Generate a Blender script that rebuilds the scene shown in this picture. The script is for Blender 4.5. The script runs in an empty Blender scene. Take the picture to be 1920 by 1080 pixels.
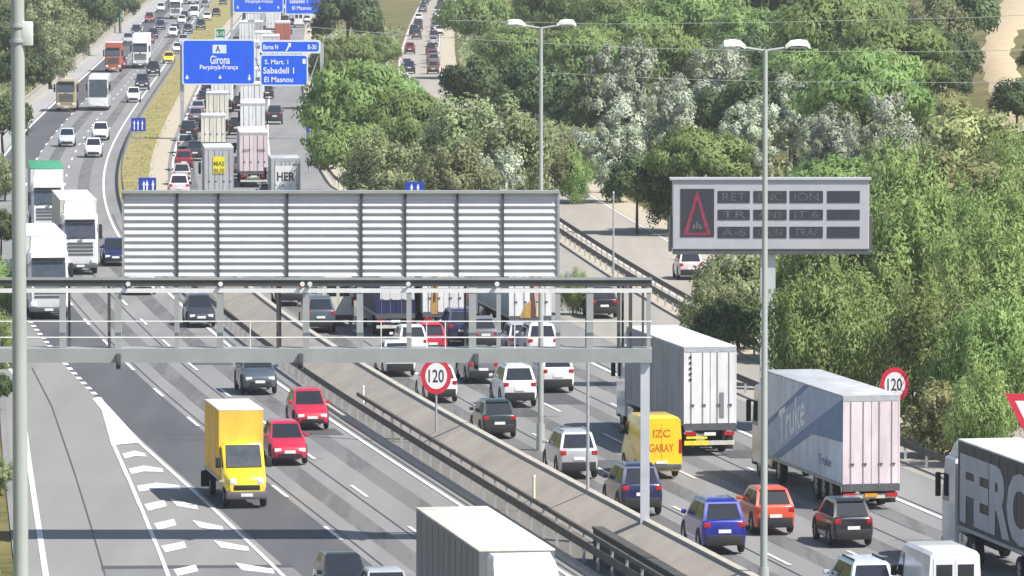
import bpy, bmesh, math, random
import numpy as np
from mathutils import Vector, Matrix
random.seed(7); rng = np.random.default_rng(11)
R = math.radians
scene = bpy.context.scene
COL = scene.collection

# ---------------------------------------------------------------- camera, sky, sun, exposure
CAM_H, F, HOR = 26.7, 10800.0, -200.0            # camera height (m), focal length (px of a 1920 frame), horizon row
TH = math.atan((540 - HOR) / F)
cam = bpy.data.cameras.new('camera'); cam.lens = F / 1920 * 36; cam.sensor_width = 36; cam.sensor_fit = 'HORIZONTAL'
cam.clip_start = 1; cam.clip_end = 12000
camo = bpy.data.objects.new('camera', cam); COL.objects.link(camo)
camo.location = (0, 0, CAM_H); camo.rotation_euler = (R(90) - TH, 0, 0)
scene.camera = camo
SUN_AZ, SUN_EL = (0.84, -0.54), R(53)
w = bpy.data.worlds.new('World'); scene.world = w; w.use_nodes = True
nt = w.node_tree; bgn = nt.nodes['Background']
sky = nt.nodes.new('ShaderNodeTexSky'); sky.sky_type = 'NISHITA'; sky.sun_disc = False
sky.sun_elevation = SUN_EL; sky.sun_rotation = math.atan2(SUN_AZ[0], SUN_AZ[1])
nt.links.new(sky.outputs[0], bgn.inputs[0]); bgn.inputs[1].default_value = 0.105
sl = bpy.data.lights.new('sun', 'SUN'); sl.energy = 4.9; sl.angle = R(0.5); sl.color = (1.0, 0.955, 0.89)
so = bpy.data.objects.new('sun', sl); COL.objects.link(so)
_n = math.hypot(*SUN_AZ)
sdir = Vector((SUN_AZ[0] / _n * math.cos(SUN_EL), SUN_AZ[1] / _n * math.cos(SUN_EL), math.sin(SUN_EL)))
so.rotation_euler = sdir.to_track_quat('Z', 'Y').to_euler(); so.location = (80, 100, 120)
scene.view_settings.view_transform = 'Standard'; scene.view_settings.look = 'None'
scene.view_settings.exposure = 0.55; scene.view_settings.gamma = 1
V = 1.2                                           # the photograph is stretched upright: heights are built 1.2 times

# ---------------------------------------------------------------- helpers
def sc(v): return (v - HOR) / CAM_H               # pixels per metre at ground row v
def G(u, v):                                      # pixel -> point on the road plane
    xc, yc = (u - 960) / F, -(v - 540) / F
    d = Vector((xc, math.cos(TH) + yc * math.sin(TH), -math.sin(TH) + yc * math.cos(TH)))
    t = -CAM_H / d.z
    return (d.x * t, d.y * t)
def row_of(Y): return 540 + F * math.tan(math.atan(CAM_H / Y) - TH)
def col_at(u, Y): return (u - 960) / F * math.hypot(Y, CAM_H * .6)
def z_at(v, Y):
    yc = -(v - 540) / F
    return CAM_H + Y * math.tan(math.atan(yc) - TH)
def x_at(u, v, Y):
    yc = -(v - 540) / F
    return (u - 960) / F * Y / (math.cos(TH) + yc * math.sin(TH))

MATS = {}
def mat(name, col, rough=.6, metal=0., noise=0., nscale=3., bump=0., coat=0., trans=0., emit=None, streak=None, col2=None, spec=.5, coords='Object', wear=0.):
    if name in MATS: return MATS[name]
    m = bpy.data.materials.new(name); m.use_nodes = True; MATS[name] = m
    t = m.node_tree; b = t.nodes['Principled BSDF']
    b.inputs['Base Color'].default_value = (*col, 1); b.inputs['Roughness'].default_value = rough
    b.inputs['Metallic'].default_value = metal; b.inputs['Specular IOR Level'].default_value = spec
    if coat: b.inputs['Coat Weight'].default_value = coat; b.inputs['Coat Roughness'].default_value = .08
    if emit: b.inputs['Emission Color'].default_value = (*emit[:3], 1); b.inputs['Emission Strength'].default_value = emit[3]
    if noise or bump:
        tc = t.nodes.new('ShaderNodeTexCoord'); mp = t.nodes.new('ShaderNodeMapping')
        if streak: mp.inputs['Scale'].default_value = streak
        t.links.new(tc.outputs[coords], mp.inputs[0])
        n = t.nodes.new('ShaderNodeTexNoise'); n.inputs['Scale'].default_value = nscale; n.inputs['Detail'].default_value = 6; n.inputs['Roughness'].default_value = .65
        t.links.new(mp.outputs[0], n.inputs[0])
        if noise:
            r = t.nodes.new('ShaderNodeValToRGB'); r.color_ramp.elements[0].position = .32; r.color_ramp.elements[1].position = .68
            c2 = col2 or tuple(min(1, c * (1 + noise)) for c in col)
            c1 = tuple(c * (1 - noise) for c in col) if not col2 else col
            r.color_ramp.elements[0].color = (*c1, 1); r.color_ramp.elements[1].color = (*c2, 1)
            t.links.new(n.outputs[0], r.inputs[0]); t.links.new(r.outputs[0], b.inputs['Base Color'])
        if wear:
            ra = t.nodes.new('ShaderNodeValToRGB'); ra.color_ramp.elements[0].position = wear-.07; ra.color_ramp.elements[1].position = wear+.07
            ra.color_ramp.elements[0].color = (.25,.25,.25,1); t.links.new(n.outputs[0], ra.inputs[0]); t.links.new(ra.outputs[0], b.inputs['Alpha'])
        if bump:
            bp = t.nodes.new('ShaderNodeBump'); bp.inputs['Strength'].default_value = bump; bp.inputs['Distance'].default_value = .03
            t.links.new(n.outputs[0], bp.inputs['Height']); t.links.new(bp.outputs[0], b.inputs['Normal'])
    return m

class M:
    """collects faces, each with its material, and links them as one mesh"""
    def __init__(s): s.v, s.f, s.m, s.cur = [], [], [], None
    def use(s, m): s.cur = m; return s
    def add(s, vs, fs, m=None):
        o = len(s.v); s.v += [tuple(p) for p in vs]
        for f in fs: s.f.append(tuple(i + o for i in f)); s.m.append(m or s.cur)
        return s
    def box(s, x0, x1, y0, y1, z0, z1, m=None, c=0.):
        if c <= 0:
            vs = [(x0,y0,z0),(x1,y0,z0),(x1,y1,z0),(x0,y1,z0),(x0,y0,z1),(x1,y0,z1),(x1,y1,z1),(x0,y1,z1)]
            return s.add(vs, [(0,3,2,1),(4,5,6,7),(0,1,5,4),(1,2,6,5),(2,3,7,6),(3,0,4,7)], m)
        bm = bmesh.new(); bmesh.ops.create_cube(bm, size=1)
        for q in bm.verts: q.co = Vector(((x0+x1)/2 + q.co.x*(x1-x0), (y0+y1)/2 + q.co.y*(y1-y0), (z0+z1)/2 + q.co.z*(z1-z0)))
        bmesh.ops.bevel(bm, geom=bm.edges[:], offset=c, segments=2, affect='EDGES', profile=.5)
        bm.verts.index_update()
        s.add([tuple(q.co) for q in bm.verts], [tuple(q.index for q in f.verts) for f in bm.faces], m); bm.free(); return s
    def cyl(s, p0, p1, r0, r1=None, n=10, m=None, caps=True):
        r1 = r0 if r1 is None else r1
        p0, p1 = Vector(p0), Vector(p1); q = (p1 - p0).to_track_quat('Z', 'Y')
        vs = []
        for p, r in ((p0, r0), (p1, r1)):
            for k in range(n):
                a = 2*math.pi*k/n; vs.append(p + q @ Vector((r*math.cos(a), r*math.sin(a), 0)))
        fs = [(k, (k+1) % n, n + (k+1) % n, n + k) for k in range(n)]
        if caps: fs += [tuple(range(n-1, -1, -1)), tuple(range(n, 2*n))]
        return s.add(vs, fs, m)
    def tube(s, pts, r, n=6, m=None):
        for a, b in zip(pts[:-1], pts[1:]): s.cyl(a, b, r, r, n, m)
        return s
    def loft(s, loops, m=None, caps=True, close=True):
        n = len(loops[0]); vs = [p for l in loops for p in l]; fs = []
        for i in range(len(loops) - 1):
            for k in range(n if close else n - 1):
                k2 = (k+1) % n; fs.append((i*n+k, i*n+k2, (i+1)*n+k2, (i+1)*n+k))
        if caps: fs += [tuple(range(n-1, -1, -1)), tuple((len(loops)-1)*n + k for k in range(n))]
        return s.add(vs, fs, m)
    def prism(s, poly, d0, d1, place, m=None):
        """2-D outline swept from depth d0 to d1; place(x, y, d) -> point"""
        n = len(poly)
        vs = [place(x, y, d0) for x, y in poly] + [place(x, y, d1) for x, y in poly]
        fs = [tuple(range(n-1, -1, -1)), tuple(range(n, 2*n))] + [(k, (k+1) % n, n + (k+1) % n, n + k) for k in range(n)]
        return s.add(vs, fs, m)
    def mesh(s, name, smooth=True, zs=1., fix=True):
        me = bpy.data.meshes.new(name)
        me.from_pydata([(x, y, z*zs) for x, y, z in s.v] if zs != 1 else s.v, [], s.f)
        slots = []
        for m in s.m:
            if m not in slots: slots.append(m)
        for m in slots: me.materials.append(m)
        me.polygons.foreach_set('material_index', [slots.index(m) for m in s.m])
        if fix:
            bm = bmesh.new(); bm.from_mesh(me); bmesh.ops.recalc_face_normals(bm, faces=bm.faces[:]); bm.to_mesh(me); bm.free()
        if smooth:
            me.polygons.foreach_set('use_smooth', [True]*len(me.polygons)); me.set_sharp_from_angle(angle=R(38))
        me.update(); return me

def link(name, me, parent=None, **props):
    o = bpy.data.objects.new(name, me); COL.objects.link(o)
    if parent: o.parent = parent
    for k, v in props.items(): o[k] = v
    return o
def struct(name, mb, smooth=False): return link(name, mb.mesh(name, smooth, fix=False), kind='structure')
def thing(name, label, cat, loc=(0,0,0), rz=0., group=None):
    o = bpy.data.objects.new(name, None); COL.objects.link(o); o.empty_display_size = .5
    o.location = loc; o.rotation_euler = (0, 0, rz); o['label'] = label; o['category'] = cat
    if group: o['group'] = group
    return o

_font = None
def text_shape(txt, bold=0.0):
    cu = bpy.data.curves.new('legend', 'FONT'); cu.body = txt; cu.align_x = 'CENTER'; cu.align_y = 'CENTER'; cu.offset = bold; cu.resolution_u = 3
    ob = bpy.data.objects.new('legend', cu); COL.objects.link(ob)
    dg = bpy.context.evaluated_depsgraph_get(); me = bpy.data.meshes.new_from_object(ob.evaluated_get(dg))
    vs = np.array([v.co[:2] for v in me.vertices]); fs = [tuple(p.vertices) for p in me.polygons]
    bpy.data.objects.remove(ob); bpy.data.meshes.remove(me)
    lo, hi = vs.min(0), vs.max(0)
    return (vs - (lo+hi)/2) / np.maximum(hi-lo, 1e-6), fs
def put_text(mb, txt, c, xd, zd, wdt, hgt, m, bold=0.0, skew=0.0):
    """lettering of width wdt and height hgt, centred on c, along xd, upright along zd"""
    vs, fs = text_shape(txt, bold); c, xd, zd = Vector(c), Vector(xd), Vector(zd)
    mb.add([c + xd*(a*wdt + skew*b*hgt) + zd*(b*hgt) for a, b in vs], fs, m)

# ---------------------------------------------------------------- road geometry (x of each road line against distance Y)
def curve(pix, smooth=40):
    pts = sorted((G(u, v)[1], G(u, v)[0]) for u, v in pix)
    ys = np.array([p[0] for p in pts]); xs = np.array([p[1] for p in pts])
    Yg = np.arange(120, 2000, 2.0)
    sl0 = (xs[1]-xs[0])/(ys[1]-ys[0]); sl1 = (xs[-1]-xs[-3])/(ys[-1]-ys[-3])
    Xg = np.interp(Yg, ys, xs)
    Xg = np.where(Yg < ys[0], xs[0] + sl0*(Yg-ys[0]), Xg); Xg = np.where(Yg > ys[-1], xs[-1] + sl1*(Yg-ys[-1]), Xg)
    k = np.exp(-0.5*(np.arange(-60, 61)/(smooth/2/2))**2); k /= k.sum()
    pad = np.concatenate([Xg[0] + sl0*2*np.arange(-60, 0), Xg, Xg[-1] + sl1*2*np.arange(1, 61)])
    Xs = np.convolve(pad, k, 'valid')
    return lambda Y: float(np.interp(Y, Yg, Xs))
XL = curve([(1065,1080),(654,812),(466,690),(425,647),(307,546),(240,480),(212,435),(195,390),(190,345),(197,302),(217,257),(250,205),(290,150),(328,95),(355,50),(385,10),(410,-30)], 60)
XW = curve([(1310,1078),(1091,960),(960,890),(657,710),(460,575),(375,470),(330,395),(312,335),(320,280),(335,242),(352,200),(368,165),(385,130),(405,95),(440,45),(465,15),(490,-20)], 60)
XS = curve([(1970,850),(1535,655),(1290,525),(1185,455),(1085,400),(960,310),(790,165),(785,110),(797,50),(815,0),(835,-40)], 80)
def tang(Xf, Y): return math.atan2(-(Xf(Y+6) - Xf(Y-6)), 12.)      # rotation about Z that turns +Y onto the road

def rows(y0, y1):
    out, y = [], y0
    while y < y1: out.append(y); y += max(3., y*.014)
    return out + [y1]
def strip(mb, Xf, oa, ob, y0, y1, z, m, zf=None, n=1):
    fa = oa if callable(oa) else (lambda Y: oa); fb = ob if callable(ob) else (lambda Y: ob)
    ys = rows(y0, y1); vs = []
    for y in ys:
        x0, x1 = Xf(y)+fa(y), Xf(y)+fb(y)
        for k in range(n+1): vs.append((x0+(x1-x0)*k/n, y, z))
    fs = []
    for i in range(len(ys)-1):
        for k in range(n): a = i*(n+1)+k; fs.append((a, a+1, a+n+2, a+n+1))
    mb.add(vs, fs, m); return mb
def dashes(mb, Xf, off, y0, y1, on, gap, wd, z, m):
    y = y0
    while y < y1:
        strip(mb, Xf, off-wd/2, off+wd/2, y, min(y+on, y1), z, m); y += on+gap
def lerp(Y, a, b, va, vb): t = min(1, max(0, (Y-a)/(b-a))); t = t*t*(3-2*t); return va + (vb-va)*t

# terrain
def e_right(Y): return XS(Y) + 5.5 + lerp(Y, 250, 330, 3, 0)
def ramp(Y): return min(-14., -17 - (272-Y)*.073) if Y < 420 else lerp(Y, 420, 520, -14., -11.2)
def e_left(Y): return XL(Y) + ramp(Y) - 3.2
def T(x, Y):
    h = 0.
    d = x - e_right(Y)
    if d > 0: h = .085*d + 1.2*(1-math.exp(-d/6.)); h = min(h, 22 + .01*d)
    d = e_left(Y) - x
    if d > 0: h = min(.22*d, 14)
    return h
# ---------------------------------------------------------------- ground, roads, markings
def ground_mat():
    m = bpy.data.materials.new('dry_grass_ground'); m.use_nodes = True; t = m.node_tree; b = t.nodes['Principled BSDF']
    b.inputs['Roughness'].default_value = .95; b.inputs['Specular IOR Level'].default_value = .1
    tc = t.nodes.new('ShaderNodeTexCoord')
    def nz(s, d=5):
        n = t.nodes.new('ShaderNodeTexNoise'); n.inputs['Scale'].default_value = s; n.inputs['Detail'].default_value = d; n.inputs['Roughness'].default_value = .7
        t.links.new(tc.outputs['Object'], n.inputs[0]); return n
    def ramp2(n, p0, p1, c0, c1):
        r = t.nodes.new('ShaderNodeValToRGB'); r.color_ramp.elements[0].position = p0; r.color_ramp.elements[1].position = p1
        r.color_ramp.elements[0].color = (*c0, 1); r.color_ramp.elements[1].color = (*c1, 1); t.links.new(n.outputs[0], r.inputs[0]); return r
    a = ramp2(nz(.09), .4, .62, (.10, .10, .035), (.25, .21, .10))
    c = ramp2(nz(.9, 8), .35, .7, (.05, .06, .018), (.20, .18, .075))
    mx = t.nodes.new('ShaderNodeMix'); mx.data_type = 'RGBA'; mx.inputs[0].default_value = .5
    t.links.new(a.outputs[0], mx.inputs[6]); t.links.new(c.outputs[0], mx.inputs[7]); t.links.new(mx.outputs[2], b.inputs['Base Color'])
    bp = t.nodes.new('ShaderNodeBump'); bp.inputs['Strength'].default_value = .6; bp.inputs['Distance'].default_value = .2
    t.links.new(nz(2.2, 8).outputs[0], bp.inputs['Height']); t.links.new(bp.outputs[0], b.inputs['Normal'])
    return m
GROUND = ground_mat()
def build_ground():
    ys = [110 + 7*i for i in range(60)] + [530 + 14*i for i in range(75)] + [1600, 1800, 2200, 3000, 4500, 7000]
    ts = [-1, -.6, -.35, -.22, -.14, -.09, -.06, -.04, -.025, -.012, 0]
    vs, nx = [], 0
    for y in ys:
        yy = min(y, 1900); l, r = e_left(yy), e_right(yy)
        xs = [l - 900*(-t) for t in ts] + [l + (r-l)*k/6 for k in range(1, 6)] + [r + 900*-t for t in reversed(ts)]
        nx = len(xs)
        for x in xs: vs.append((x, y, T(x, yy) - .06 + (random.uniform(-.15, .25) if (x < l-2 or x > r+2) else 0)))
    fs = [(i*nx+k, i*nx+k+1, (i+1)*nx+k+1, (i+1)*nx+k) for i in range(len(ys)-1) for k in range(nx-1)]
    g = M(); g.add(vs, fs, GROUND); struct('ground', g, True)
build_ground()

def asphalt(name, c, c2, nsc=.5, streak=(1, .05, 1)):
    m = bpy.data.materials.new(name); m.use_nodes = True; t = m.node_tree; b = t.nodes['Principled BSDF']
    b.inputs['Roughness'].default_value = .85; b.inputs['Specular IOR Level'].default_value = .25
    tc = t.nodes.new('ShaderNodeTexCoord'); mp = t.nodes.new('ShaderNodeMapping'); mp.inputs['Scale'].default_value = streak; mp.inputs['Rotation'].default_value = (0, 0, R(-8))
    t.links.new(tc.outputs['Object'], mp.inputs[0])
    n1 = t.nodes.new('ShaderNodeTexNoise'); n1.inputs['Scale'].default_value = nsc; n1.inputs['Detail'].default_value = 5; t.links.new(mp.outputs[0], n1.inputs[0])
    n2 = t.nodes.new('ShaderNodeTexNoise'); n2.inputs['Scale'].default_value = .11; n2.inputs['Detail'].default_value = 3; t.links.new(tc.outputs['Object'], n2.inputs[0])
    n3 = t.nodes.new('ShaderNodeTexNoise'); n3.inputs['Scale'].default_value = 9; n3.inputs['Detail'].default_value = 6; t.links.new(tc.outputs['Object'], n3.inputs[0])
    a1 = t.nodes.new('ShaderNodeMath'); a1.operation = 'MULTIPLY_ADD'; a1.inputs[1].default_value = .6
    t.links.new(n1.outputs[0], a1.inputs[0])
    a2 = t.nodes.new('ShaderNodeMath'); a2.operation = 'MULTIPLY_ADD'; a2.inputs[1].default_value = .25; a2.inputs[2].default_value = 0
    t.links.new(n2.outputs[0], a2.inputs[0]); t.links.new(a2.outputs[0], a1.inputs[2])
    a3 = t.nodes.new('ShaderNodeMath'); a3.operation = 'MULTIPLY_ADD'; a3.inputs[1].default_value = .15
    t.links.new(n3.outputs[0], a3.inputs[0]); t.links.new(a1.outputs[0], a3.inputs[2])
    r = t.nodes.new('ShaderNodeValToRGB'); r.color_ramp.elements[0].position = .36; r.color_ramp.elements[1].position = .64
    r.color_ramp.elements[0].color = (*c, 1); r.color_ramp.elements[1].color = (*c2, 1)
    t.links.new(a3.outputs[0], r.inputs[0]); t.links.new(r.outputs[0], b.inputs['Base Color'])
    return m
ASPH = asphalt('worn_grey_asphalt', (.188, .185, .181), (.242, .239, .234))
ASPH_D = asphalt('newer_dark_asphalt', (.074, .075, .082), (.112, .112, .117))
ASPH_P = asphalt('pale_ramp_asphalt', (.208, .204, .194), (.25, .246, .234))
CONC_G = asphalt('brownish_paved_median', (.135, .125, .11), (.19, .175, .152), 1.2)
GRAVEL = mat('pale_gravel', (.36, .31, .22), .95, noise=.3, nscale=1.6, col2=(.47, .42, .33))
GRASS_Y = mat('yellowed_verge_grass', (.19, .175, .05), .95, noise=.4, nscale=.35, col2=(.33, .275, .105), bump=.6)
PAINT = mat('road_paint', (.58, .57, .55), .7, noise=.1, nscale=2.2, col2=(.76, .755, .74), wear=.335)
SEAM = mat('tar_seam', (.07, .07, .07), .6)

Y0, Y1 = 150, 1850
s = M(); strip(s, XL, lambda Y: ramp(Y)-1.2, 1.35, Y0, Y1, 0, ASPH, n=3); struct('road_toward_camera', s)
s = M(); strip(s, XL, lambda Y: ramp(Y)-.9, lambda Y: min(-10.6, -10.6 - (300-Y)*0.0), Y0, 345, .01, ASPH_P); struct('exit_ramp_pavement', s)
s = M(); strip(s, XL, lambda Y: -10.7, -7.15, Y0, 420, .015, ASPH_D); strip(s, XL, -10.4, -7.1, 560, Y1, .015, ASPH_D); struct('resurfaced_lane', s)
def rr(Y): return lerp(Y, 470, 530, 18.6, 14.6)
s = M(); strip(s, XW, -.1, rr, Y0, Y1, 0, ASPH, n=3); struct('road_away_from_camera', s)
s = M(); strip(s, XL, 1.35, lambda Y: XW(Y)-XL(Y)-.12, Y0, 455, .004, CONC_G); struct('paved_median', s)
s = M(); strip(s, XL, 1.35, lambda Y: XW(Y)-XL(Y)-1.9, 455, Y1, .02, GRASS_Y); struct('grass_median', s)
s = M(); strip(s, XW, -1.95, -.12, 455, Y1, .015, GRAVEL); struct('gravel_strip', s)
s = M(); strip(s, XS, -3.4, 3.4, 180, Y1, .015, asphalt('pale_side_road', (.29, .265, .23), (.37, .34, .29))); struct('side_road', s)
s = M(); strip(s, XS, 3.4, 6.2, 180, Y1, .006, GRAVEL); struct('side_road_verge', s)
# slip road between the main road and the guard rails of the side road
s = M(); strip(s, XW, 18.5, lambda Y: max(18.6, XS(Y)-XW(Y)-5.2), 180, 505, .008, asphalt('slip_road_asphalt', (.265, .25, .22), (.34, .32, .28))); struct('slip_road', s)
s = M(); strip(s, XS, -5.3, -3.4, 180, 505, .012, GRAVEL); struct('slip_road_verge', s)
s = M(); strip(s, XW, rr, lambda Y: max(rr(Y)+.1, min(rr(Y)+6, XS(Y)-XW(Y)-3.4)), 505, 1300, .008, GRAVEL); struct('roadside_verge', s)

mk = M(); Z = .03
strip(mk, XL, -.1, .1, Y0, Y1, Z, PAINT)
for off in (-3.55, -7.1): dashes(mk, XL, off, 152, 1500, 5, 12, .17, Z, PAINT)
dashes(mk, XL, -10.62, 303, 430, 1.6, 1.6, .3, Z, PAINT)
strip(mk, XL, -10.75, -10.5, 430, Y1, Z, PAINT)
strip(mk, XL, lambda Y: ramp(Y)-.12, lambda Y: ramp(Y)+.12, Y0, 520, Z, PAINT)
strip(mk, XW, .68, .88, Y0, 480, Z, PAINT)
for off in (4.3, 7.8, 11.3): dashes(mk, XW, off, 160, 480, 5, 12, .17, Z, PAINT)
strip(mk, XW, 14.7, 14.95, Y0, 470, Z, PAINT)
strip(mk, XW, .25, .5, 500, Y1, Z, PAINT)
for off in (3.6, 6.9): dashes(mk, XW, off, 510, 1500, 5, 12, .17, Z, PAINT)
strip(mk, XW, 10.0, 10.22, 500, Y1, Z, PAINT)
for a in (-3.1, 3.1): strip(mk, XS, a-.08, a+.08, 180, Y1, Z, PAINT)
# exit gore: two edge lines, solid nose and chevrons
def quadp(p, z=Z, m=PAINT): mk.add([(*G(*q), z) for q in p], [tuple(range(len(p)))], m)
left = [(176,748),(193,768),(213,836),(240,896),(262,948),(291,1018),(318,1086),(350,1165)]
right = [(186,748),(211,775),(262,831),(330,892),(400,955),(458,1010),(520,1070),(600,1146)]
for a, b in zip(left[:-1], left[1:]): quadp([(a[0]-3,a[1]),(a[0]+4,a[1]),(b[0]+4,b[1]),(b[0]-4,b[1])], .034)
for a, b in zip(right[:-1], right[1:]): quadp([(a[0]-4,a[1]),(a[0]+4,a[1]),(b[0]+4,b[1]),(b[0]-4,b[1])], .034)
quadp([(176,748),(186,748),(211,775),(262,831),(213,836),(193,768)], .038)
for xa, xm, xb, y, h in ((229,252,272,848,9),(241,270,304,876,10),(256,294,336,908,11)):
    quadp([(xa,y+4),(xm,y-2),(xm,y+h-1),(xa+5,y+h+4)]); quadp([(xm,y-2),(xb,y+3),(xb+3,y+h),(xm,y+h-1)])
for xa, xb, y, xc, xd, y2 in ((270,313,938,318,372,936),(288,331,974,360,420,976),(302,350,1016,400,468,1014),(325,372,1060,440,515,1056),(345,395,1108,480,560,1104)):
    quadp([(xa,y+9),(xb-5,y),(xb,y+12),(xa+8,y+21)]); quadp([(xc,y2),(xd-3,y2+12),(xd,y2+21),(xc+14,y2+14)])
struct('road_markings', mk)
WEAR = mat('tyre_darkened_asphalt', (.135,.132,.129), .8, noise=.15, nscale=.35, streak=(1,.06,1), wear=.55)
ww = M()
for off in (-1.8, -5.3): strip(ww, XL, off-.55, off+.55, Y0, 1200, .019, WEAR)
for off in (2.5, 6.0, 9.5, 13.0): strip(ww, XW, off-.55, off+.55, Y0, 480, .019, WEAR)
for off in (2.0, 5.2, 8.4): strip(ww, XW, off-.5, off+.5, 500, 1200, .019, WEAR)
struct('tyre_wear', ww)
js = M()
for off in (-3.95, -6.75, .35): strip(js, XL, off-.035, off+.035, Y0, 480, .021, SEAM)
for off in (3.9, 11.0, 15.2): strip(js, XW, off-.035, off+.035, Y0, 470, .021, SEAM)
rj = random.Random(3)
for k in range(9):
    y = rj.uniform(225, 420); a = rj.uniform(-10, -1); b = a+rj.uniform(1.2, 3.4)
    strip(js, XL, a, b, y, y+rj.uniform(.06, .12), .0215, SEAM)
    y = rj.uniform(225, 360); a = rj.uniform(1, 13); strip(js, XW, a, a+rj.uniform(1, 3), y, y+rj.uniform(.06, .12), .0215, SEAM)
for k in range(4):
    y = rj.uniform(235, 400); a = rj.choice((-6.9, -3.4)); strip(js, XL, a, a+rj.uniform(1.4, 3.2), y, y+rj.uniform(3, 9), .0168+.0003*k, ASPH_D)
    y = rj.uniform(235, 330); a = rj.choice((4.5, 8., 11.5)); strip(js, XW, a, a+rj.uniform(1.4, 3.2), y, y+rj.uniform(3, 9), .0168+.0003*k, ASPH_D)
struct('pavement_joints', js)
bd = M(); bd.add([(*G(*q), .022) for q in ((190,1067),(548,1064),(700,1200),(250,1210))], [(0,1,2,3)], asphalt('near_dark_asphalt', (.15,.15,.155), (.20,.20,.20)))  # darker asphalt patch across the near road, dark line along its far edge
bd.add([(*G(*q), .027) for q in ((190,1062),(548,1060),(551,1065),(191,1068))], [(0,1,2,3)], SEAM); struct('near_dark_pavement', bd)
sm = M()
pts = [(60,690),(97,762),(140,888),(170,985),(196,1075),(222,1165)]
for a, b in zip(pts[:-1], pts[1:]): sm.add([(*G(a[0]-1.2,a[1]),.024),(*G(a[0]+1.2,a[1]),.024),(*G(b[0]+1.5,b[1]),.024),(*G(b[0]-1.5,b[1]),.024)], [(0,1,2,3)], SEAM)
struct('pavement_seam', sm)
# dirt track on the hillside
tr = M(); P = []
for u, v, wd in ((1945,250,120),(1910,205,110),(1884,155,80),(1866,105,70),(1880,60,85),(1900,25,85),(1915,-15,80)):
    s_ = 30.
    while s_ > 8 and CAM_H-(v+200)/s_ > T((u-960)/s_, F/s_): s_ -= .05
    Y = F/s_; P.append(((u-wd/2-960)/s_, (u+wd/2-960)/s_, Y))
def seg(i, f): a, b = P[i], P[i+1]; return [a[k]+(b[k]-a[k])*f for k in range(3)]
rowsP = [seg(i, k/6) for i in range(len(P)-1) for k in range(6)]
vs = []
for l, r, Y in rowsP:
    for k in range(5): x = l+(r-l)*k/4; vs.append((x, Y, T(x, Y)+(.32 if 0 < k < 4 else -.25)))
tr.add(vs, [(i*5+k, i*5+k+1, i*5+k+6, i*5+k+5) for i in range(len(rowsP)-1) for k in range(4)], mat('bare_dirt', (.40, .31, .18), .95, noise=.3, nscale=.5, col2=(.52, .42, .27)))
struct('dirt_path', tr, True)

# ---------------------------------------------------------------- walls, guard rails, posts
GALV = mat('galvanised_steel', (.45, .46, .47), .5, .35, noise=.18, nscale=3)
GALV_D = mat('weathered_rail_steel', (.065, .06, .052), .7, 0., noise=.4, nscale=2)
PAINT_W = mat('white_enamel', (.72, .72, .70), .45, noise=.08, nscale=3)
POLE = mat('pale_grey_pole_paint', (.40, .425, .395), .5, .1, noise=.1, nscale=1.5, streak=(1, 1, .3))
CONC = mat('cast_concrete', (.25, .225, .185), .9, noise=.25, nscale=1.3, col2=(.36, .325, .265), streak=(1, .4, 1))
CONC_W = mat('brownish_concrete_apron', (.30,.265,.225), .9, noise=.2, nscale=.5, col2=(.41,.365,.31), streak=(1,.6,1))
CONC_L = mat('pale_concrete_coping', (.40, .37, .31), .9, noise=.15, nscale=2)
BLACK = mat('black_rubber_plastic', (.018, .018, .019), .65)
DGREY = mat('dark_grey_steel', (.10, .105, .11), .55, .2, noise=.2, nscale=3)

t = thing('barrier_wall', 'long concrete barrier wall with pale coping beside the queue of departing cars', 'wall', (XW(235), 235, 0))
base = M(); cop = M(); H = .86*V
def along(mb, Xf, prof, y0, y1, m, ox, step=4.):
    ys = [y0 + step*i for i in range(int((y1-y0)/step)+1)]
    loops = [[(Xf(y)+a-ox[0], y-ox[1], b) for a, b in prof] for y in ys]
    mb.loft(loops, m)
along(base, XW, [(-1.95,.02),(.18,0),(.10,H),(-.18,H)], 170, 452, CONC_W, (XW(235), 235))
along(cop, XW, [(-.22,H),(.14,H),(.13,H+.10),(-.20,H+.10)], 170, 452, CONC_L, (XW(235), 235))
link('wall_body', base.mesh('wall_body', False), t); link('coping', cop.mesh('coping', False), t)

def guard(label, Xf, offf, y0, y1, double=False, step=4., group=None, kerb=False):
    o = (Xf(y0)+offf(y0), y0, 0)
    t = thing('guard_rail', label, 'guard rail', o, 0, group)
    f = lambda y: Xf(y)+offf(y)
    r = M(); prof = [(-.05,.50*V),(.04,.54*V),(-.02,.62*V),(.04,.70*V),(-.05,.78*V),(-.09,.78*V),(-.09,.50*V)]
    along(r, f, prof, y0, y1, GALV_D, o); link('rail', r.mesh('rail', False), t)
    if double:
        r2 = M(); along(r2, f, [(-.06,1.0*V),(.06,1.0*V),(.06,1.14*V),(-.06,1.14*V)], y0, min(y1, 292), GALV_D, o); link('top_rail', r2.mesh('top_rail', False), t)
    if kerb:
        k = M(); along(k, f, [(-.75,0),(-.35,0),(-.35,.16),(-.72,.16)], y0, min(y1, 300), CONC_L, o); link('kerb', k.mesh('kerb', False), t)
    n = 0; y = y0
    pm = M(); hh = (1.0 if double else .72)*V
    pm.box(-.06,.06,-.05,.05,0,hh, GALV); me = pm.mesh('post', False)
    pl = M(); pl.box(-.06,.06,-.05,.05,0,.72*V, GALV); mel = pl.mesh('post', False)
    while y < y1 and n < 98:
        p = link('post', me if (double and y < 292) else mel, t); p.location = (f(y)-o[0], y-o[1], 0); y += step; n += 1
guard('dark double guard rail on posts along the paved median, beside the oncoming lanes', XL, lambda Y: 1.45, 172, 452, True, 3.0, None, True)
guard('curving guard rail along the yellow grass median beside the oncoming lanes', XL, lambda Y: 1.7, 470, 900, False, 5.0)
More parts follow.
